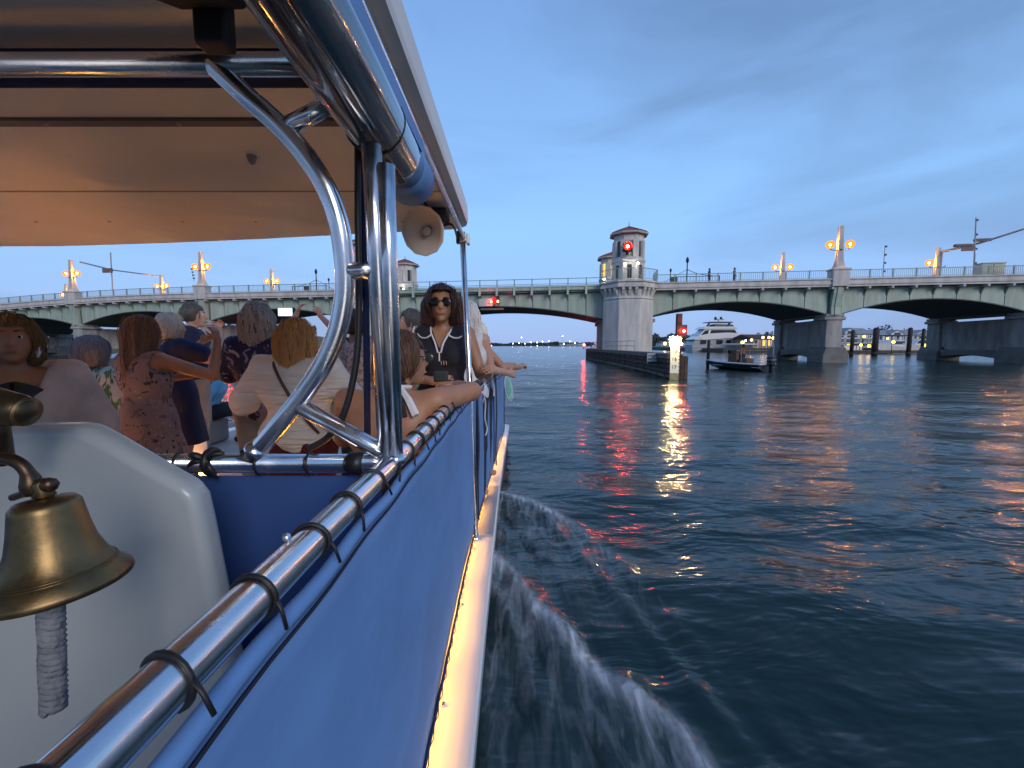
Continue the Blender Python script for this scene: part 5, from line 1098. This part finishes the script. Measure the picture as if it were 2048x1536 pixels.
# --- seated person in palm print shirt
g = person('seated person with grey hair and green palm print shirt', (-3.46, 3.55, DK), 1.78, -.15, sk_tan,
    hair=dict(m=hairmat('steel_grey_hair', (.10, .10, .11), (.22, .22, .24)), len=.05, vol=.022, w=.075), top=dict(m=printmat('palm_print', (.46, .50, .50), [(.025, .10, .035), (.05, .16, .07)], 5.5, .52, (2.2, 2.2, .8)), sleeve=.45, hem=.86, g=.026, name='palm_print_shirt'), bottom=dict(kind='trousers', m=cloth('grey_slacks', (.30, .28, .27)), g=.02), seat=.46, build=1.2, eyes=False)
# --- person at left edge in cream cardigan
g = person('person with reddish hair and cream cardigan at the left edge', (-2.13, 1.84, DK), 1.44, -2.35, sk_deep,
    hair=dict(m=hairmat('sandy_hair', (.10, .055, .02), (.20, .13, .05)), len=.08, w=.07, vol=.012, fz=.07, face=.064), top=dict(m=cloth('cream_cardigan', (.50, .42, .37)), sleeve=.86, vneck=.22, hem=.80, g=.026, name='cardigan', fold=.006), bottom=dict(kind='trousers', m=cloth('black_slacks', (.015, .015, .018))), build=1.15,
    arms=dict(ell=(-.245, .0, .98), wrl=(-.27, .04, .76), elr=(.27, .05, .98), wrr=(.22, .26, .95)), h=.0095)
for q in range(4): onU([(.012, .19, 1.13-.07*q), (.012, .195, 1.128-.07*q)], .007, 'button', mat('horn_button', (.12, .08, .05), .4), g, 8)
MB().tube([g['U'](*p) for p in ((-.05, .10, 1.36), (0, .125, 1.26), (.05, .10, 1.36))], .05, 10).build('dark_vest', cloth('dark_vest', (.02, .028, .03)), g['root'], smooth=True, local=True)
MB().ball(g['Hd'](-.082, -.005, -.045), .026, 10, (.6, 1, 1.5)).build('white_earring', pipe, g['body'], smooth=True, local=True)
# --- seated person near the bow in pale blue shirt
g = person('seated person in light blue shirt and dark shorts near the bow', (-4.14, 5.75, DK), 1.66, -1.15, sk_tan,
    hair=dict(m=hairmat('greying_hair', (.16, .12, .09), (.32, .26, .2)), vol=.012), top=dict(m=cloth('light_blue_shirt', (.12, .38, .66)), sleeve=.42, hem=.84, g=.02, name='light_blue_shirt'), bottom=dict(kind='shorts', m=cloth('black_shorts', (.018, .018, .028)), g=.02), seat=.36, lean=.45, shoes=black, eyes=False)
# --- blond girl in teal, and a person in a grey print top behind the curved tube
g = person('child with blond hair and teal top half hidden by the curved chrome tube', spot(637, 4.1), 1.38, .1, sk_tan,
    hair=dict(m=hairmat('blond_hair', (.22, .16, .10), (.52, .42, .28)), len=.08, w=.07, vol=.018), top=dict(m=cloth('teal_top', (.05, .42, .42)), sleeve=0, hem=.86, name='teal_top'), bottom=dict(kind='shorts', m=cloth('white_shorts', (.6, .6, .6))), eyes=False)
g = person('person in a grey speckled top between the chrome tube and the post', spot(712, 3.6), 1.60, -.2, sk_deep,
    hair=dict(m=MATS['dark_hair'], vol=.012, len=.02), top=dict(m=printmat('grey_speckle', (.42, .38, .40), [(.20, .17, .19)], 30, .5), sleeve=.4, hem=.84, g=.03, name='speckled_top'), bottom=dict(kind='trousers', m=MATS['dark_jeans']), eyes=False)
# --- man in profile behind the sunglasses woman
g = person('grey haired man in profile behind the woman in sunglasses', spot(824, 4.05), 1.64, 1.95, sk_fair,
    hair=dict(m=MATS['dark_grey_hair'], vol=.010, fz=.062), top=dict(m=cloth('teal_shirt', (.03, .40, .42)), sleeve=.42, hem=.84, g=.02, name='teal_shirt'), bottom=dict(kind='trousers', m=MATS['dark_jeans']))
# --- two women at the bow rail, right of the pole
g = person('woman with long white blond hair behind the thin pole at the rail', (-.385, 3.62, DK), 1.66, -.25, sk_fair,
    hair=dict(m=hairmat('white_hair', (.34, .30, .28), (.66, .62, .60)), len=.20, w=.08, vol=.026, r=.007), top=dict(m=cloth('white_tank', (.62, .62, .64)), sleeve=0, hem=.86, name='white_tank'), bottom=dict(kind='trousers', m=MATS['dark_jeans']),
    arms=dict(elr=(.20, .05, 1.12), wrr=(.30, .25, 1.08), ell=(-.2, .2, 1.1), wrl=(.0, .35, 1.08)), eyes=False)
g = person('woman with pale blond bob and black tank pointing over the rail', (-.35, 4.25, DK), 1.53, -.62, sk_tan,
    hair=dict(m=hairmat('pale_blond_hair', (.50, .46, .34), (.80, .76, .60)), len=.06, w=.075, vol=.024), top=dict(m=cloth('black_tank', (.012, .012, .015)), sleeve=0, hem=.86, name='black_tank'), bottom=dict(kind='trousers', m=MATS['dark_jeans']),
    arms=dict(elr=(.25, .12, 1.10), wrr=(.24, .40, 1.10), ell=(-.16, .20, 1.10), wrl=(.08, .42, 1.12)), hands=dict(r=dict(dirv=(.05, .9, .25), nrm=(-.3, 0, -1), curl=.6, point=True), l=dict(dirv=(.3, .9, .1), nrm=(0, 0, -1), curl=.7)), h=.0085)
for sx in (-1, 1): MB().ball(g['Hd'](sx*.034, .098, .020), .028, 12, (1, .25, .8)).build('sunglass_lens', lens, g['body'], smooth=True, local=True)
# ---------------------------------------------------------------- far shore, marina, boats
white_p = mat('white_boat_paint', (.66, .67, .68), .3, coat=.3); grey_p = mat('pearl_grey_paint', (.30, .32, .36), .3, coat=.3); dark_gl = mat('tinted_glass', (.015, .018, .022), .08)
wl = emat('shore_lamp_white', (1.0, .93, .80), 26); yl = emat('dock_lamp_yellow', (1.0, .60, .03), 9); al = emat('porch_lamp_amber', (1.0, .50, .14), 14)
# yacht
YY = 108.0; q0 = at_y(1386, 703, YY); yb = Vector((q0.x, YY, 0)); sY = YY/FPX
yacht = thing('motor_yacht', 'large grey and white motor yacht moored behind the bridge arch', 'yacht', yb)
def yz(px, py, dy=0): q = at_y(px, py, YY+dy); return Vector((q.x, YY+dy, q.z))
def slab(pix, d0, d1, name, m, par=yacht, bevel=.05):
    return MB().prism([yz(x, y, d0) for x, y in pix], (0, d1-d0, 0)).build(name, m, par, bevel=bevel)
slab([(1385, 706), (1384, 690), (1391, 678), (1412, 675), (1440, 673), (1480, 671), (1512, 670), (1500, 692), (1492, 706)], -2.0, 2.6, 'hull', grey_p)
slab([(1386, 679), (1400, 671), (1420, 667), (1455, 665), (1505, 668), (1522, 672), (1508, 676), (1450, 677), (1405, 680)], -2.3, 2.8, 'bulwark', white_p)
slab([(1398, 671), (1410, 658), (1424, 654), (1468, 656), (1476, 666), (1440, 668)], -1.6, 2.2, 'cabin', white_p)
slab([(1420, 668), (1423, 660), (1470, 660), (1474, 666)], -1.68, 2.25, 'cabin_window', dark_gl, bevel=.02); slab([(1402, 670), (1411, 661), (1418, 660), (1416, 669)], -1.68, 2.25, 'cabin_window', dark_gl, bevel=.02)
slab([(1404, 658), (1412, 653), (1472, 653), (1476, 658)], -1.9, 2.4, 'flybridge_deck', white_p, bevel=.03)
slab([(1428, 653), (1432, 648), (1466, 649), (1468, 653)], -1.4, 2.0, 'flybridge_seats', mat('dark_seat', (.08, .08, .09), .6), bevel=.03)
slab([(1411, 655), (1419, 644), (1422, 644), (1415, 655)], -1.5, -1.2, 'hardtop_arch', dark_gl, bevel=0); slab([(1454, 651), (1459, 645), (1463, 645), (1458, 651)], -1.5, -1.2, 'hardtop_arch', dark_gl, bevel=0)
slab([(1417, 645), (1421, 643), (1464, 643), (1468, 645)], -1.7, 2.2, 'hardtop', mat('hardtop_grey', (.13, .14, .16), .4), bevel=.03)
slab([(1437, 644), (1438, 639), (1444, 639), (1445, 644)], -.3, .3, 'mast', white_p, bevel=0); slab([(1430, 640), (1430, 638.6), (1448, 638.6), (1448, 640)], -.2, .2, 'mast_arm', black, bevel=0)
for x in (1431, 1442): c = yz(x, 636); MB().lathe([(.0, -.35), (.28, -.32), (.32, .0), (.25, .25), (0, .33)], 12, c).build('radar_dome', mat('dome_dark', (.05, .05, .06), .4), yacht, smooth=True)
for x0, x1 in ((1400, 1413), (1432, 1446), (1452, 1462)): slab([(x0, 689), (x0+1, 680), (x1, 680), (x1-1, 688)], -2.05, -1.9, 'hull_window', dark_gl, bevel=0)
MB().tube([yz(1386, 693, -2.1), yz(1494, 692, -2.1)], .06, 6).build('rub_rail', white_p, yacht); MB().tube([yz(1386, 700, -2.1), yz(1494, 699, -2.1)], .06, 6).build('boot_stripe', white_p, yacht)
MB().tube([yz(1392, 678), yz(1392, 666)], .04, 5).build('flagstaff', steel, yacht)
# small centre console boat
BY = 30.0; bq = at_y(1480, 740, BY); sb = thing('skiff', 'small open motor boat with a white canopy drifting near the fender', 'motor boat', (bq.x, BY, 0), R(-62))
def sk(x): return x*1.0
st = []                                                         # hull lofted along local -x (bow at -x), stern at +x
secs = [(-2.75, .02, .62, .55), (-2.3, .42, .58, .30), (-1.5, .74, .52, .05), (-.3, .90, .46, -.12), (1.2, .92, .42, -.15), (1.9, .88, .42, -.15)]
vs = []; fs = []
for x, wd, zt, zb in secs: vs += [(x, -wd, zt), (x, -wd*.82, (zt+zb)/2-.05), (x, 0, zb-.12), (x, wd*.82, (zt+zb)/2-.05), (x, wd, zt)]
for i in range(len(secs)-1):
    for j in range(4): fs.append((i*5+j, i*5+j+1, (i+1)*5+j+1, (i+1)*5+j))
fs.append((25, 26, 27, 28, 29))
MB().add(vs, fs).build('hull', mat('navy_hull', (.025, .028, .035), .3, coat=.4), sb, local=True)
mb = MB(); mb.tube([(-2.75, 0, .64)]+[(x, -wd, zt+.02) for x, wd, zt, zb in secs[1:]], .055, 8); mb.tube([(-2.75, 0, .64)]+[(x, wd, zt+.02) for x, wd, zt, zb in secs[1:]], .055, 8); mb.tube([(1.9, -.88, .44), (1.9, .88, .44)], .055, 8); mb.build('gunwale', white_p, sb, local=True)
MB().prism([(-2.6, 0, .30), (-1.5, -.70, .28), (1.88, -.84, .20), (1.88, .84, .20), (-1.5, .70, .28)], (0, 0, .03)).build('deck', white_p, sb, local=True)
MB().prism([(-2.68, 0, .58), (-1.55, -.70, .50), (-1.55, .70, .50)], (0, 0, .06)).build('foredeck', white_p, sb, local=True)
can = mat('brown_canvas', (.13, .07, .045), .8, var=.3, vscale=4, bump=.1, bscale=8)
MB().bb((-.75, -.35, .2), (-.05, .35, 1.15)).build('console', can, sb, local=True, bevel=.08); MB().bb((.15, -.38, .2), (.75, .38, .80)).build('leaning_post', can, sb, local=True, bevel=.08)
MB().bb((-.78, -.30, 1.1), (-.55, .30, 1.35)).build('windscreen', dark_gl, sb, local=True)
mb = MB()
for x, y in ((-.75, -.45), (-.75, .45), (.35, -.45), (.35, .45)): mb.tube([(x, y, .3), (x*.95, y, 1.72)], .025, 6)
mb.build('canopy_frame', steel, sb, local=True)
MB().bb((-1.05, -.68, 1.70), (.75, .68, 1.80)).build('canopy', white_p, sb, local=True, bevel=.06)
MB().bb((1.95, -.22, .35), (2.35, .22, 1.0)).build('outboard_motor', mat('outboard_black', (.012, .012, .014), .25, coat=.5), sb, local=True, bevel=.09); MB().bb((2.05, -.07, -.3), (2.25, .07, .4)).build('outboard_leg', black, sb, local=True); MB().bb((1.94, -.23, .72), (2.36, .23, .76)).build('motor_band', grey_p, sb, local=True)
MB().tube([(1.8, .75, .3), (1.8, .75, 1.75)], .045, 6).build('anchor_pole', steel, sb, local=True); MB().tube([(-.9, -.4, 1.2), (-2.9, -.9, 2.3)], .012, 5).build('fishing_rod', black, sb, local=True)
lm = thing('stern_light', 'tiny white light above the canopy of the small motor boat', 'boat light', bw(16.0, 5, 3.0)); lm.location = (bq.x+.3, BY, 2.0)
MB().ball((0, 0, 0), .05, 8).build('bulb', wl, lm, smooth=True, local=True); MB().tube([(0, 0, -.2), (0, 0, 0)], .012, 5).build('stem', steel, lm, local=True)
# mooring piles
pile_m = mat('wet_pile', (.022, .019, .017), .7, var=.4, vscale=4, bump=.15, bscale=9)
for i, (px, ytop, base, wpx, lb) in enumerate(((1415, 680, 736, 6.0, 'lone dark mooring pile left of the small motor boat'), (1702, 660, 712, 7, 'dark mooring pile before the white house, first right of the bridge pier'), (1748, 655, 711, 11, 'thick dark mooring pile, second right of the bridge pier'), (1816, 655, 711, 8, 'dark mooring pile before the docked cruisers, third right of the bridge pier'), (1843, 657, 710, 6, 'dark mooring pile just left of the second bridge pier'))):
    b_ = at_z(px, base, 0); t_ = at_y(px, ytop, b_.y); r_ = wpx*b_.y/FPX/2
    p_ = thing('mooring_pile', lb, 'pile', (b_.x, b_.y, 0), group='dark mooring piles'); MB().tube([(b_.x, b_.y, -1), (b_.x+r_*.2, b_.y, t_.z-r_*.6), (b_.x+r_*.2, b_.y, t_.z)], [r_, r_*.95, r_*.55], 10).build('shaft', pile_m, p_, smooth=True)
    MB().tube([(b_.x, b_.y, .25), (b_.x, b_.y, .55)], r_*1.12, 10).build('iron_band', mat('weed_band', (.035, .04, .025), .7), p_)
# marina dock
dk_m = mat('dock_timber', (.16, .15, .14), .8, var=.25, vscale=.6)
d0 = at_z(1500, 711, .0); DY = 82.0
dock = thing('marina_dock', 'long low floating dock behind the right bridge piers', 'dock', (60, DY, 0))
for k in range(12):
    x0 = 42+k*8.0; MB().bb((x0, DY, .12), (x0+7.9, DY+2.2, .58)).build('float', mat('dock_edge', (.05, .05, .055), .7), dock); MB().bb((x0, DY-.08, .60), (x0+7.92, DY+2.28, .72)).build('deck_plank', dk_m, dock)
def lamp_post(px, py, Y, m, nm, lb, r_=.22, group='small lights along the shore'):
    c = at_y(px, py, Y); L = thing(nm, lb, 'lamp', (c.x, Y, 0), group=group); MB().ball(c, r_, 8).build('bulb', m, L, smooth=True); MB().tube([(c.x, Y+r_*1.3, 0), (c.x, Y+r_*1.3, c.z+r_*.6)], r_*.25, 5).build('post', black, L)
pos_words = ['before the white house', 'beside the thick pile', 'on the porch of the white house', 'at the dock edge by the white boxes', 'over the docked cruisers', 'above the bow of the middle cruiser', 'left of the second bridge pier', 'at the right edge of the picture']
for (px, py, r_), wd in zip(((1722, 690, .22), (1738, 692, .26), (1728, 673, .24), (1677, 699, .30), (1775, 677, .2), (1787, 684, .24), (1848, 691, .3), (2040, 690, .3)), pos_words): lamp_post(px, py, 80.0 if py > 680 else 92, yl, 'dock_lamp', 'yellow dock lamp '+wd, r_)
for (px, py), wd in zip(((1485, 685), (1503, 680), (1526, 675), (1538, 675), (1546, 676)), ('over the small boat canopy', 'left of the lit hut', 'under the left eave of the lit hut', 'under the middle eave of the lit hut', 'next to the first bridge pier')): lamp_post(px, py, 84, al, 'porch_lamp', 'warm lamp '+wd, .22 if px != 1485 else .3)
for (px, py), wd in zip(((1330, 687), (1363, 688), (1377, 684)), ('just left of the gauge board', 'just right of the gauge board', 'left of the yacht stern')): lamp_post(px, py, 150, al, 'shore_lamp', 'warm shore lamp '+wd, .5)
for k in range(3):
    b_ = at_y(1710+k*13, 700, 81.0); bo_ = thing('dock_box', ['left', 'middle', 'right'][k]+' one of three white storage boxes on the dock', 'storage box', (b_.x, 83, .72), group='white boxes on the dock'); MB().bb((-.52, 0, 0), (.52, .7, .8)).build('body', white_p, bo_, local=True, bevel=.03); MB().bb((-.56, -.04, .8), (.56, .74, .92)).build('lid', grey_p, bo_, local=True, bevel=.03)
# houses
siding = mat('white_siding', (.58, .60, .62), .7, var=.06, vscale=.5); shing = mat('grey_shingle', (.26, .28, .31), .8, var=.2, vscale=1.5); win_d = mat('house_window', (.05, .06, .08), .15)
def house(px0, px1, pyr, Y, label, storeys=3, gables=1, roof=shing, wall=siding, lit=()):
    a = at_y(px0, 690, Y); b = at_y(px1, 690, Y); top = at_y(px0, pyr, Y).z; wd = b.x-a.x; D = 9.0; z0 = 1.0; eave = z0+(top-z0)*.68
    Hh = thing('waterfront_house', label, 'house', (a.x+wd/2, Y, z0), group='houses along the waterfront')
    MB().bb((-wd/2, 0, 0), (wd/2, D, eave-z0)).build('wall', wall, Hh, local=True)
    MB().prism([(-wd/2-.5, -.6, eave-z0), (-wd/2-.5, D+.6, eave-z0), (-wd/2-.5, D/2, top-z0)], (wd+1, 0, 0)).build('roof', roof, Hh, local=True)
    for g_ in range(gables):
        gx = -wd/2+wd*(g_+.7)/(gables+.4); gw = wd*.2
        MB().prism([(gx-gw/2, -.3, eave-z0-.3), (gx+gw/2, -.3, eave-z0-.3), (gx+gw/2, -.3, eave-z0+.6), (gx, -.3, top-z0-.2), (gx-gw/2, -.3, eave-z0+.6)], (0, 3, 0)).build('gable', wall, Hh, local=True)
        MB().bb((gx-gw*.25, -.34, eave-z0), (gx+gw*.25, -.30, eave-z0+.8)).build('window', win_d, Hh, local=True)
        for s_ in (-1, 1): MB().prism([(gx, -.5, top-z0-.05), (gx+s_*gw*.62, -.5, eave-z0+.5), (gx+s_*gw*.62, -.5, eave-z0+.32), (gx, -.5, top-z0-.25)], (0, 3.2, 0)).build('gable_roof', roof, Hh, local=True)
    sh = (eave-z0)/storeys; nw = max(4, int(wd/1.7))
    for f in range(storeys):
        for k in range(nw):
            x = -wd/2+wd*(k+.5)/nw; mm = glass_lit if (f, k) in lit else win_d
            w_ = MB().bb((x-.42, -.06, f*sh+sh*.25), (x+.42, -.01, f*sh+sh*.82)).build('window', mm, Hh, local=True)
            MB().bb((x-.5, -.09, f*sh+sh*.84), (x+.5, -.005, f*sh+sh*.89)).build('frame', siding, w_, local=True)
        if f: MB().bb((-wd/2, -1.6, f*sh-.12), (wd/2, -.1, f*sh+.05)).build('balcony', wall, Hh, local=True); MB().bb((-wd/2, -1.62, f*sh+.75), (wd/2, -1.54, f*sh+.85)).build('balcony_rail', siding, Hh, local=True)
    for k in range(7): x = -wd/2+.2+(wd-.4)*k/6; MB().bb((x-.10, -1.6, 0), (x+.10, -1.4, eave-z0-.3)).build('column', siding, Hh, local=True)
    return Hh
house(1648, 1745, 655, 120, 'white three storey house with porches and a gable behind the dock', 3, 1, lit=((0, 3),))
house(1755, 1880, 659, 138, 'long pale house with grey roof behind the docked cruisers', 2, 2)
house(1880, 1990, 665, 150, 'low pale house mostly hidden behind the second bridge pier', 2, 1)
house(2000, 2140, 672, 120, 'low house at the right edge behind the dock', 2, 1, wall=mat('tan_siding', (.34, .28, .22), .7))
hut = house(1506, 1560, 668, 98, 'small warm lit hut with a dark roof left of the first bridge pier', 1, 0, roof=mat('dark_shingle', (.06, .055, .05), .9), wall=mat('warm_wall', (.45, .34, .22), .7), lit=((0, 1), (0, 2), (0, 4)))
house(1322, 1380, 682, 260, 'far low building between the tower and the gauge board', 1, 0, roof=mat('far_roof', (.10, .10, .11), .9))
# cruisers at the dock
def cruiser(px, py, Y, L_, lb, rz, m2):
    c = at_y(px, py, Y); B_ = thing('cabin_cruiser', lb, 'cabin cruiser', (c.x, Y, 0), rz, 'cabin cruisers at the dock')
    s_ = L_/10; vs = []; fs = []
    sec = [(-5, .1, 1.9, 1.2), (-4, .9, 1.75, .5), (-2, 1.5, 1.5, .1), (1, 1.7, 1.3, -.1), (5, 1.6, 1.2, -.1)]
    for x, wd, zt, zb in sec: vs += [(x*s_, -wd*s_, zt*s_), (x*s_, -wd*.7*s_, zb*s_), (x*s_, wd*.7*s_, zb*s_), (x*s_, wd*s_, zt*s_)]
    for i in range(4):
        for j in range(4): fs.append((i*4+j, i*4+(j+1) % 4, (i+1)*4+(j+1) % 4, (i+1)*4+j))
    fs += [(0, 1, 2, 3), (19, 18, 17, 16)]
    MB().add(vs, fs).build('hull', white_p, B_, local=True)
    MB().prism([(-2.6*s_, -1.2*s_, 1.4*s_), (-1.2*s_, -1.2*s_, 2.5*s_), (3.2*s_, -1.2*s_, 2.5*s_), (3.8*s_, -1.2*s_, 1.25*s_)], (0, 2.4*s_, 0)).build('cabin', white_p, B_, local=True, bevel=.05)
    MB().prism([(-2.0*s_, -1.23*s_, 1.75*s_), (-1.2*s_, -1.23*s_, 2.35*s_), (2.8*s_, -1.23*s_, 2.35*s_), (3.1*s_, -1.23*s_, 1.75*s_)], (0, 2.46*s_, 0)).build('window_band', dark_gl, B_, local=True)
    MB().bb((-1.0*s_, -1.25*s_, 3.35*s_), (3.4*s_, 1.25*s_, 3.5*s_)).build('canvas_top', m2, B_, local=True, bevel=.04)
    mb = MB()
    for x in (-.6, 3.0):
        for y in (-1.1, 1.1): mb.tube([(x*s_, y*s_, 2.4*s_), (x*s_, y*s_, 3.4*s_)], .04, 5)
    mb.build('top_frame', steel, B_, local=True); MB().tube([(-4.8*s_, 0, 1.9*s_), (-4.2*s_, -.8*s_, 2.3*s_), (-2*s_, -1.45*s_, 2.1*s_)], .03, 5).build('bow_rail', steel, B_, local=True)
cruiser(1778, 700, 88, 10.5, 'white cabin cruiser with blue canvas between the second and third piles', R(25), canvas_d)
cruiser(1830, 700, 90, 11.5, 'white cabin cruiser with a tall top right of the third pile', R(20), white_p)
cruiser(1862, 700, 96, 10, 'white cabin cruiser tucked against the second bridge pier', R(35), canvas_d)
cruiser(1665, 701, 96, 7.5, 'small white cruiser just right of the first bridge pier', R(15), mat('grey_canvas', (.2, .2, .22), .8))
cruiser(95, 726, 75, 9, 'white cruiser under the left bridge arch beside the palm shirt', R(200), white_p)
cruiser(470, 712, 62, 6, 'small white boat below the red lamp on the left', R(190), mat('grey_canvas', (.2, .2, .22), .8))
# trees
leafm = mat('dusk_leaves', (.030, .050, .022), .7, var=.45, vscale=1.2); bark = mat('bark', (.06, .045, .035), .9)
def tree(px, ptop, Y, wpx, label, palm=False, base=.8):
    c = at_y(px, ptop, Y); wd = wpx*Y/FPX; top = c.z; T_ = thing('tree', label, 'tree', (c.x, Y, base), group='trees along the shore')
    h_ = top-base; MB().tube([(0, 0, -.3), (.1*wd*.1, 0, h_*.35), (0, 0, h_*.7)], [wd*.05+.12, wd*.035+.08, .06], 7).build('trunk', bark, T_, local=True)
    cl = []; r2 = random.Random(int(px))
    for k in range(26):
        a = r2.uniform(0, 2*PI); rr = r2.uniform(0, 1)**.6*wd*.42; z = h_*(.42+.5*r2.random()*(1-.5*(rr/(wd*.42))**2)); cl.append((rr*math.cos(a), rr*math.sin(a), z, r2.uniform(.10, .19)*wd))
    lv = MB(); n = 900; vs = []; fs = []
    for k in range(n):
        x, y, z, r_ = r2.choice(cl); u = Vector((r2.gauss(0, 1), r2.gauss(0, 1), r2.gauss(0, .8))).normalized(); q = Vector((x, y, z))+u*r_*r2.uniform(.55, 1.05)
        a_ = Vector((r2.gauss(0, 1), r2.gauss(0, 1), r2.gauss(0, 1))).normalized(); b_ = a_.cross(u).normalized(); s_ = wd*.035*r2.uniform(.6, 1.5)
        vs += [q-a_*s_, q+b_*s_*.6, q+a_*s_, q-b_*s_*.6]; fs.append((4*k, 4*k+1, 4*k+2, 4*k+3))
    lv.add(vs, fs).build('crown', leafm, T_, local=True)
    mb = MB()
    for k in range(5): x, y, z, r_ = cl[k*4]; mb.tube([(0, 0, h_*.35), (x*.5, y*.5, z*.75), (x, y, z)], [.12, .08, .03], 5)
    mb.build('limb', bark, T_, local=True)
for px, pt, Y, wp, lb in ((1512, 664, 112, 30, 'dark bushy tree beside the lit hut'), (1536, 661, 116, 34, 'dark bushy tree over the lit hut roof'), (1770, 650, 150, 52, 'round dark tree behind the thick mooring pile'), (1800, 657, 160, 44, 'dark tree behind the docked cruisers'), (1862, 658, 155, 50, 'dark tree left of the second bridge pier'), (2040, 650, 150, 60, 'dark tree at the right edge beyond the last pier'), (1985, 660, 160, 60, 'dark tree behind the second bridge pier'), (1340, 676, 300, 26, 'far tree between the tower and the gauge board'), (1320, 678, 300, 26, 'far tree close to the foot of the tower'), (1370, 677, 310, 30, 'far tree above the marker pile lamp'), (1112, 682, 620, 14, 'lone far tree on the horizon left of the tower'), (120, 668, 170, 60, 'dark tree under the left arch behind the palm shirt'), (60, 660, 160, 70, 'dark tree under the left arch at the picture edge')):
    tree(px, pt, Y, wp, lb)
# far shore: land and a mass of low trees
def land(name, pts, z):
    o = MB().prism([(x, y, -1.0) for x, y in pts], (0, 0, z+1.0)).build(name, mat('shore_ground', (.07, .075, .06), .9, var=.3, vscale=.1), None); o['kind'] = 'structure'; return o
land('far_shore', [(-900, 800), (140, 640), (160, 760), (-900, 1200)], .9)
land('right_shore', [(46, 94), (110, 91), (260, 91), (260, 420), (90, 420), (60, 300)], .95)
land('left_shore', [(-400, 60), (-97, 56), (-93, 78), (-110, 110), (-70, 140), (-90, 190), (-400, 400)], .9)
MB().bb((-128, -.2, -1), (-106.5, 12.2, 4.0)).build('abutment', concrete_d, bridge, local=True)
def treeline(pts, hmin, hmax, lw, n, name, lb, seed):
    r2 = random.Random(seed); vs = []; fs = []
    for k in range(n):
        t_ = r2.random()*(len(pts)-1); i = int(t_); f = t_-i; x = pts[i][0]*(1-f)+pts[i+1][0]*f; y = pts[i][1]*(1-f)+pts[i+1][1]*f
        hh = (hmin+(hmax-hmin)*(.5+.5*math.sin(t_*31+seed)*math.sin(t_*13)))*r2.uniform(.15, 1); s_ = lw*r2.uniform(.6, 1.4)
        q = Vector((x+r2.uniform(-lw*3, lw*3), y+r2.uniform(0, lw*5), .8+hh)); a_ = Vector((r2.gauss(0, 1), r2.gauss(0, .6), r2.gauss(0, .7))).normalized(); b_ = a_.cross(Vector((r2.gauss(0, .4), 1, r2.gauss(0, .4)))).normalized()
        vs += [q-a_*s_, q+b_*s_*.7, q+a_*s_, q-b_*s_*.7]; fs.append((4*k, 4*k+1, 4*k+2, 4*k+3))
    o = MB().add(vs, fs).build(name, mat('far_leaves', (.05, .065, .07), .9, var=.2, vscale=.05), None); tag(o, lb, 'trees', kind='stuff')
treeline([(-500, 740), (-200, 700), (40, 662), (120, 650)], 2.0, 5.0, 1.6, 7000, 'far_treeline', 'low dark line of far trees on the horizon', 3)
treeline([(95, 300), (140, 300), (240, 300)], 4.0, 9.0, 1.2, 4000, 'right_treeline', 'dark mass of trees behind the waterfront houses', 5)
treeline([(-400, 260), (-150, 170), (-75, 160)], 5.0, 9.0, .9, 4000, 'left_treeline', 'dark mass of trees behind the left bridge spans', 9)
for k, (px, py) in enumerate(((978, 691), (983, 691), (1026, 687), (1038, 686), (1050, 687), (1062, 685), (1074, 685), (1085, 683), (1098, 682), (1043, 675), (1075, 692), (1100, 693), (1128, 688), (1140, 683), (1150, 686), (440, 687), (432, 690), (1125, 672))):
    c = at_y(px, py, 600.0); L = thing('shore_light', 'tiny distant light on the far horizon', 'light', (c.x, 600, 0), group='tiny lights on the far shore')
    MB().ball(c, .42 if k < 16 else .35, 6).build('bulb', al if k < 2 else wl, L, smooth=True); MB().tube([(c.x, 600.5, 0), (c.x, 600.5, c.z+.3)], .12, 4).build('post', steel, L)
for k, (x0, x1, pt) in enumerate(((1120, 1130, 686), (1133, 1141, 687), (1143, 1153, 685), (1155, 1166, 686))):
    house(x0, x1, pt, 610, ['first', 'second', 'third', 'fourth'][k]+' from the left of the tiny white buildings on the horizon', 1, 0, roof=mat('far_roof', (.10, .10, .11), .9))
# walkers on the bridge
for s_, lb, m_ in ((8.2, 'walker on the bridge just right of the barrier gate post', cloth('walker_dark', (.05, .05, .06))), (10.6, 'second walker on the bridge, nearer the gate end', cloth('walker_grey', (.2, .2, .22)))):
    person(lb, bw(s_, 1.2, 7.80), 1.7, -PI/2+BRZ, sk_tan, hair=dict(m=MATS['dark_hair'], vol=.01), top=dict(m=m_, sleeve=.4, hem=.86), bottom=dict(kind='trousers', m=MATS['dark_jeans']), h=.016, res_c=.018, eyes=False)
sk_man = person('man standing at the console of the small motor boat', (bq.x+.12, BY-.1, .28), 1.5, .4, sk_tan, hair=dict(m=MATS['dark_hair'], vol=.01), top=dict(m=cloth('rust_shirt', (.22, .10, .06)), sleeve=.4, hem=.86), bottom=dict(kind='shorts', m=MATS['dark_jeans']), h=.015, res_c=.016, eyes=False)
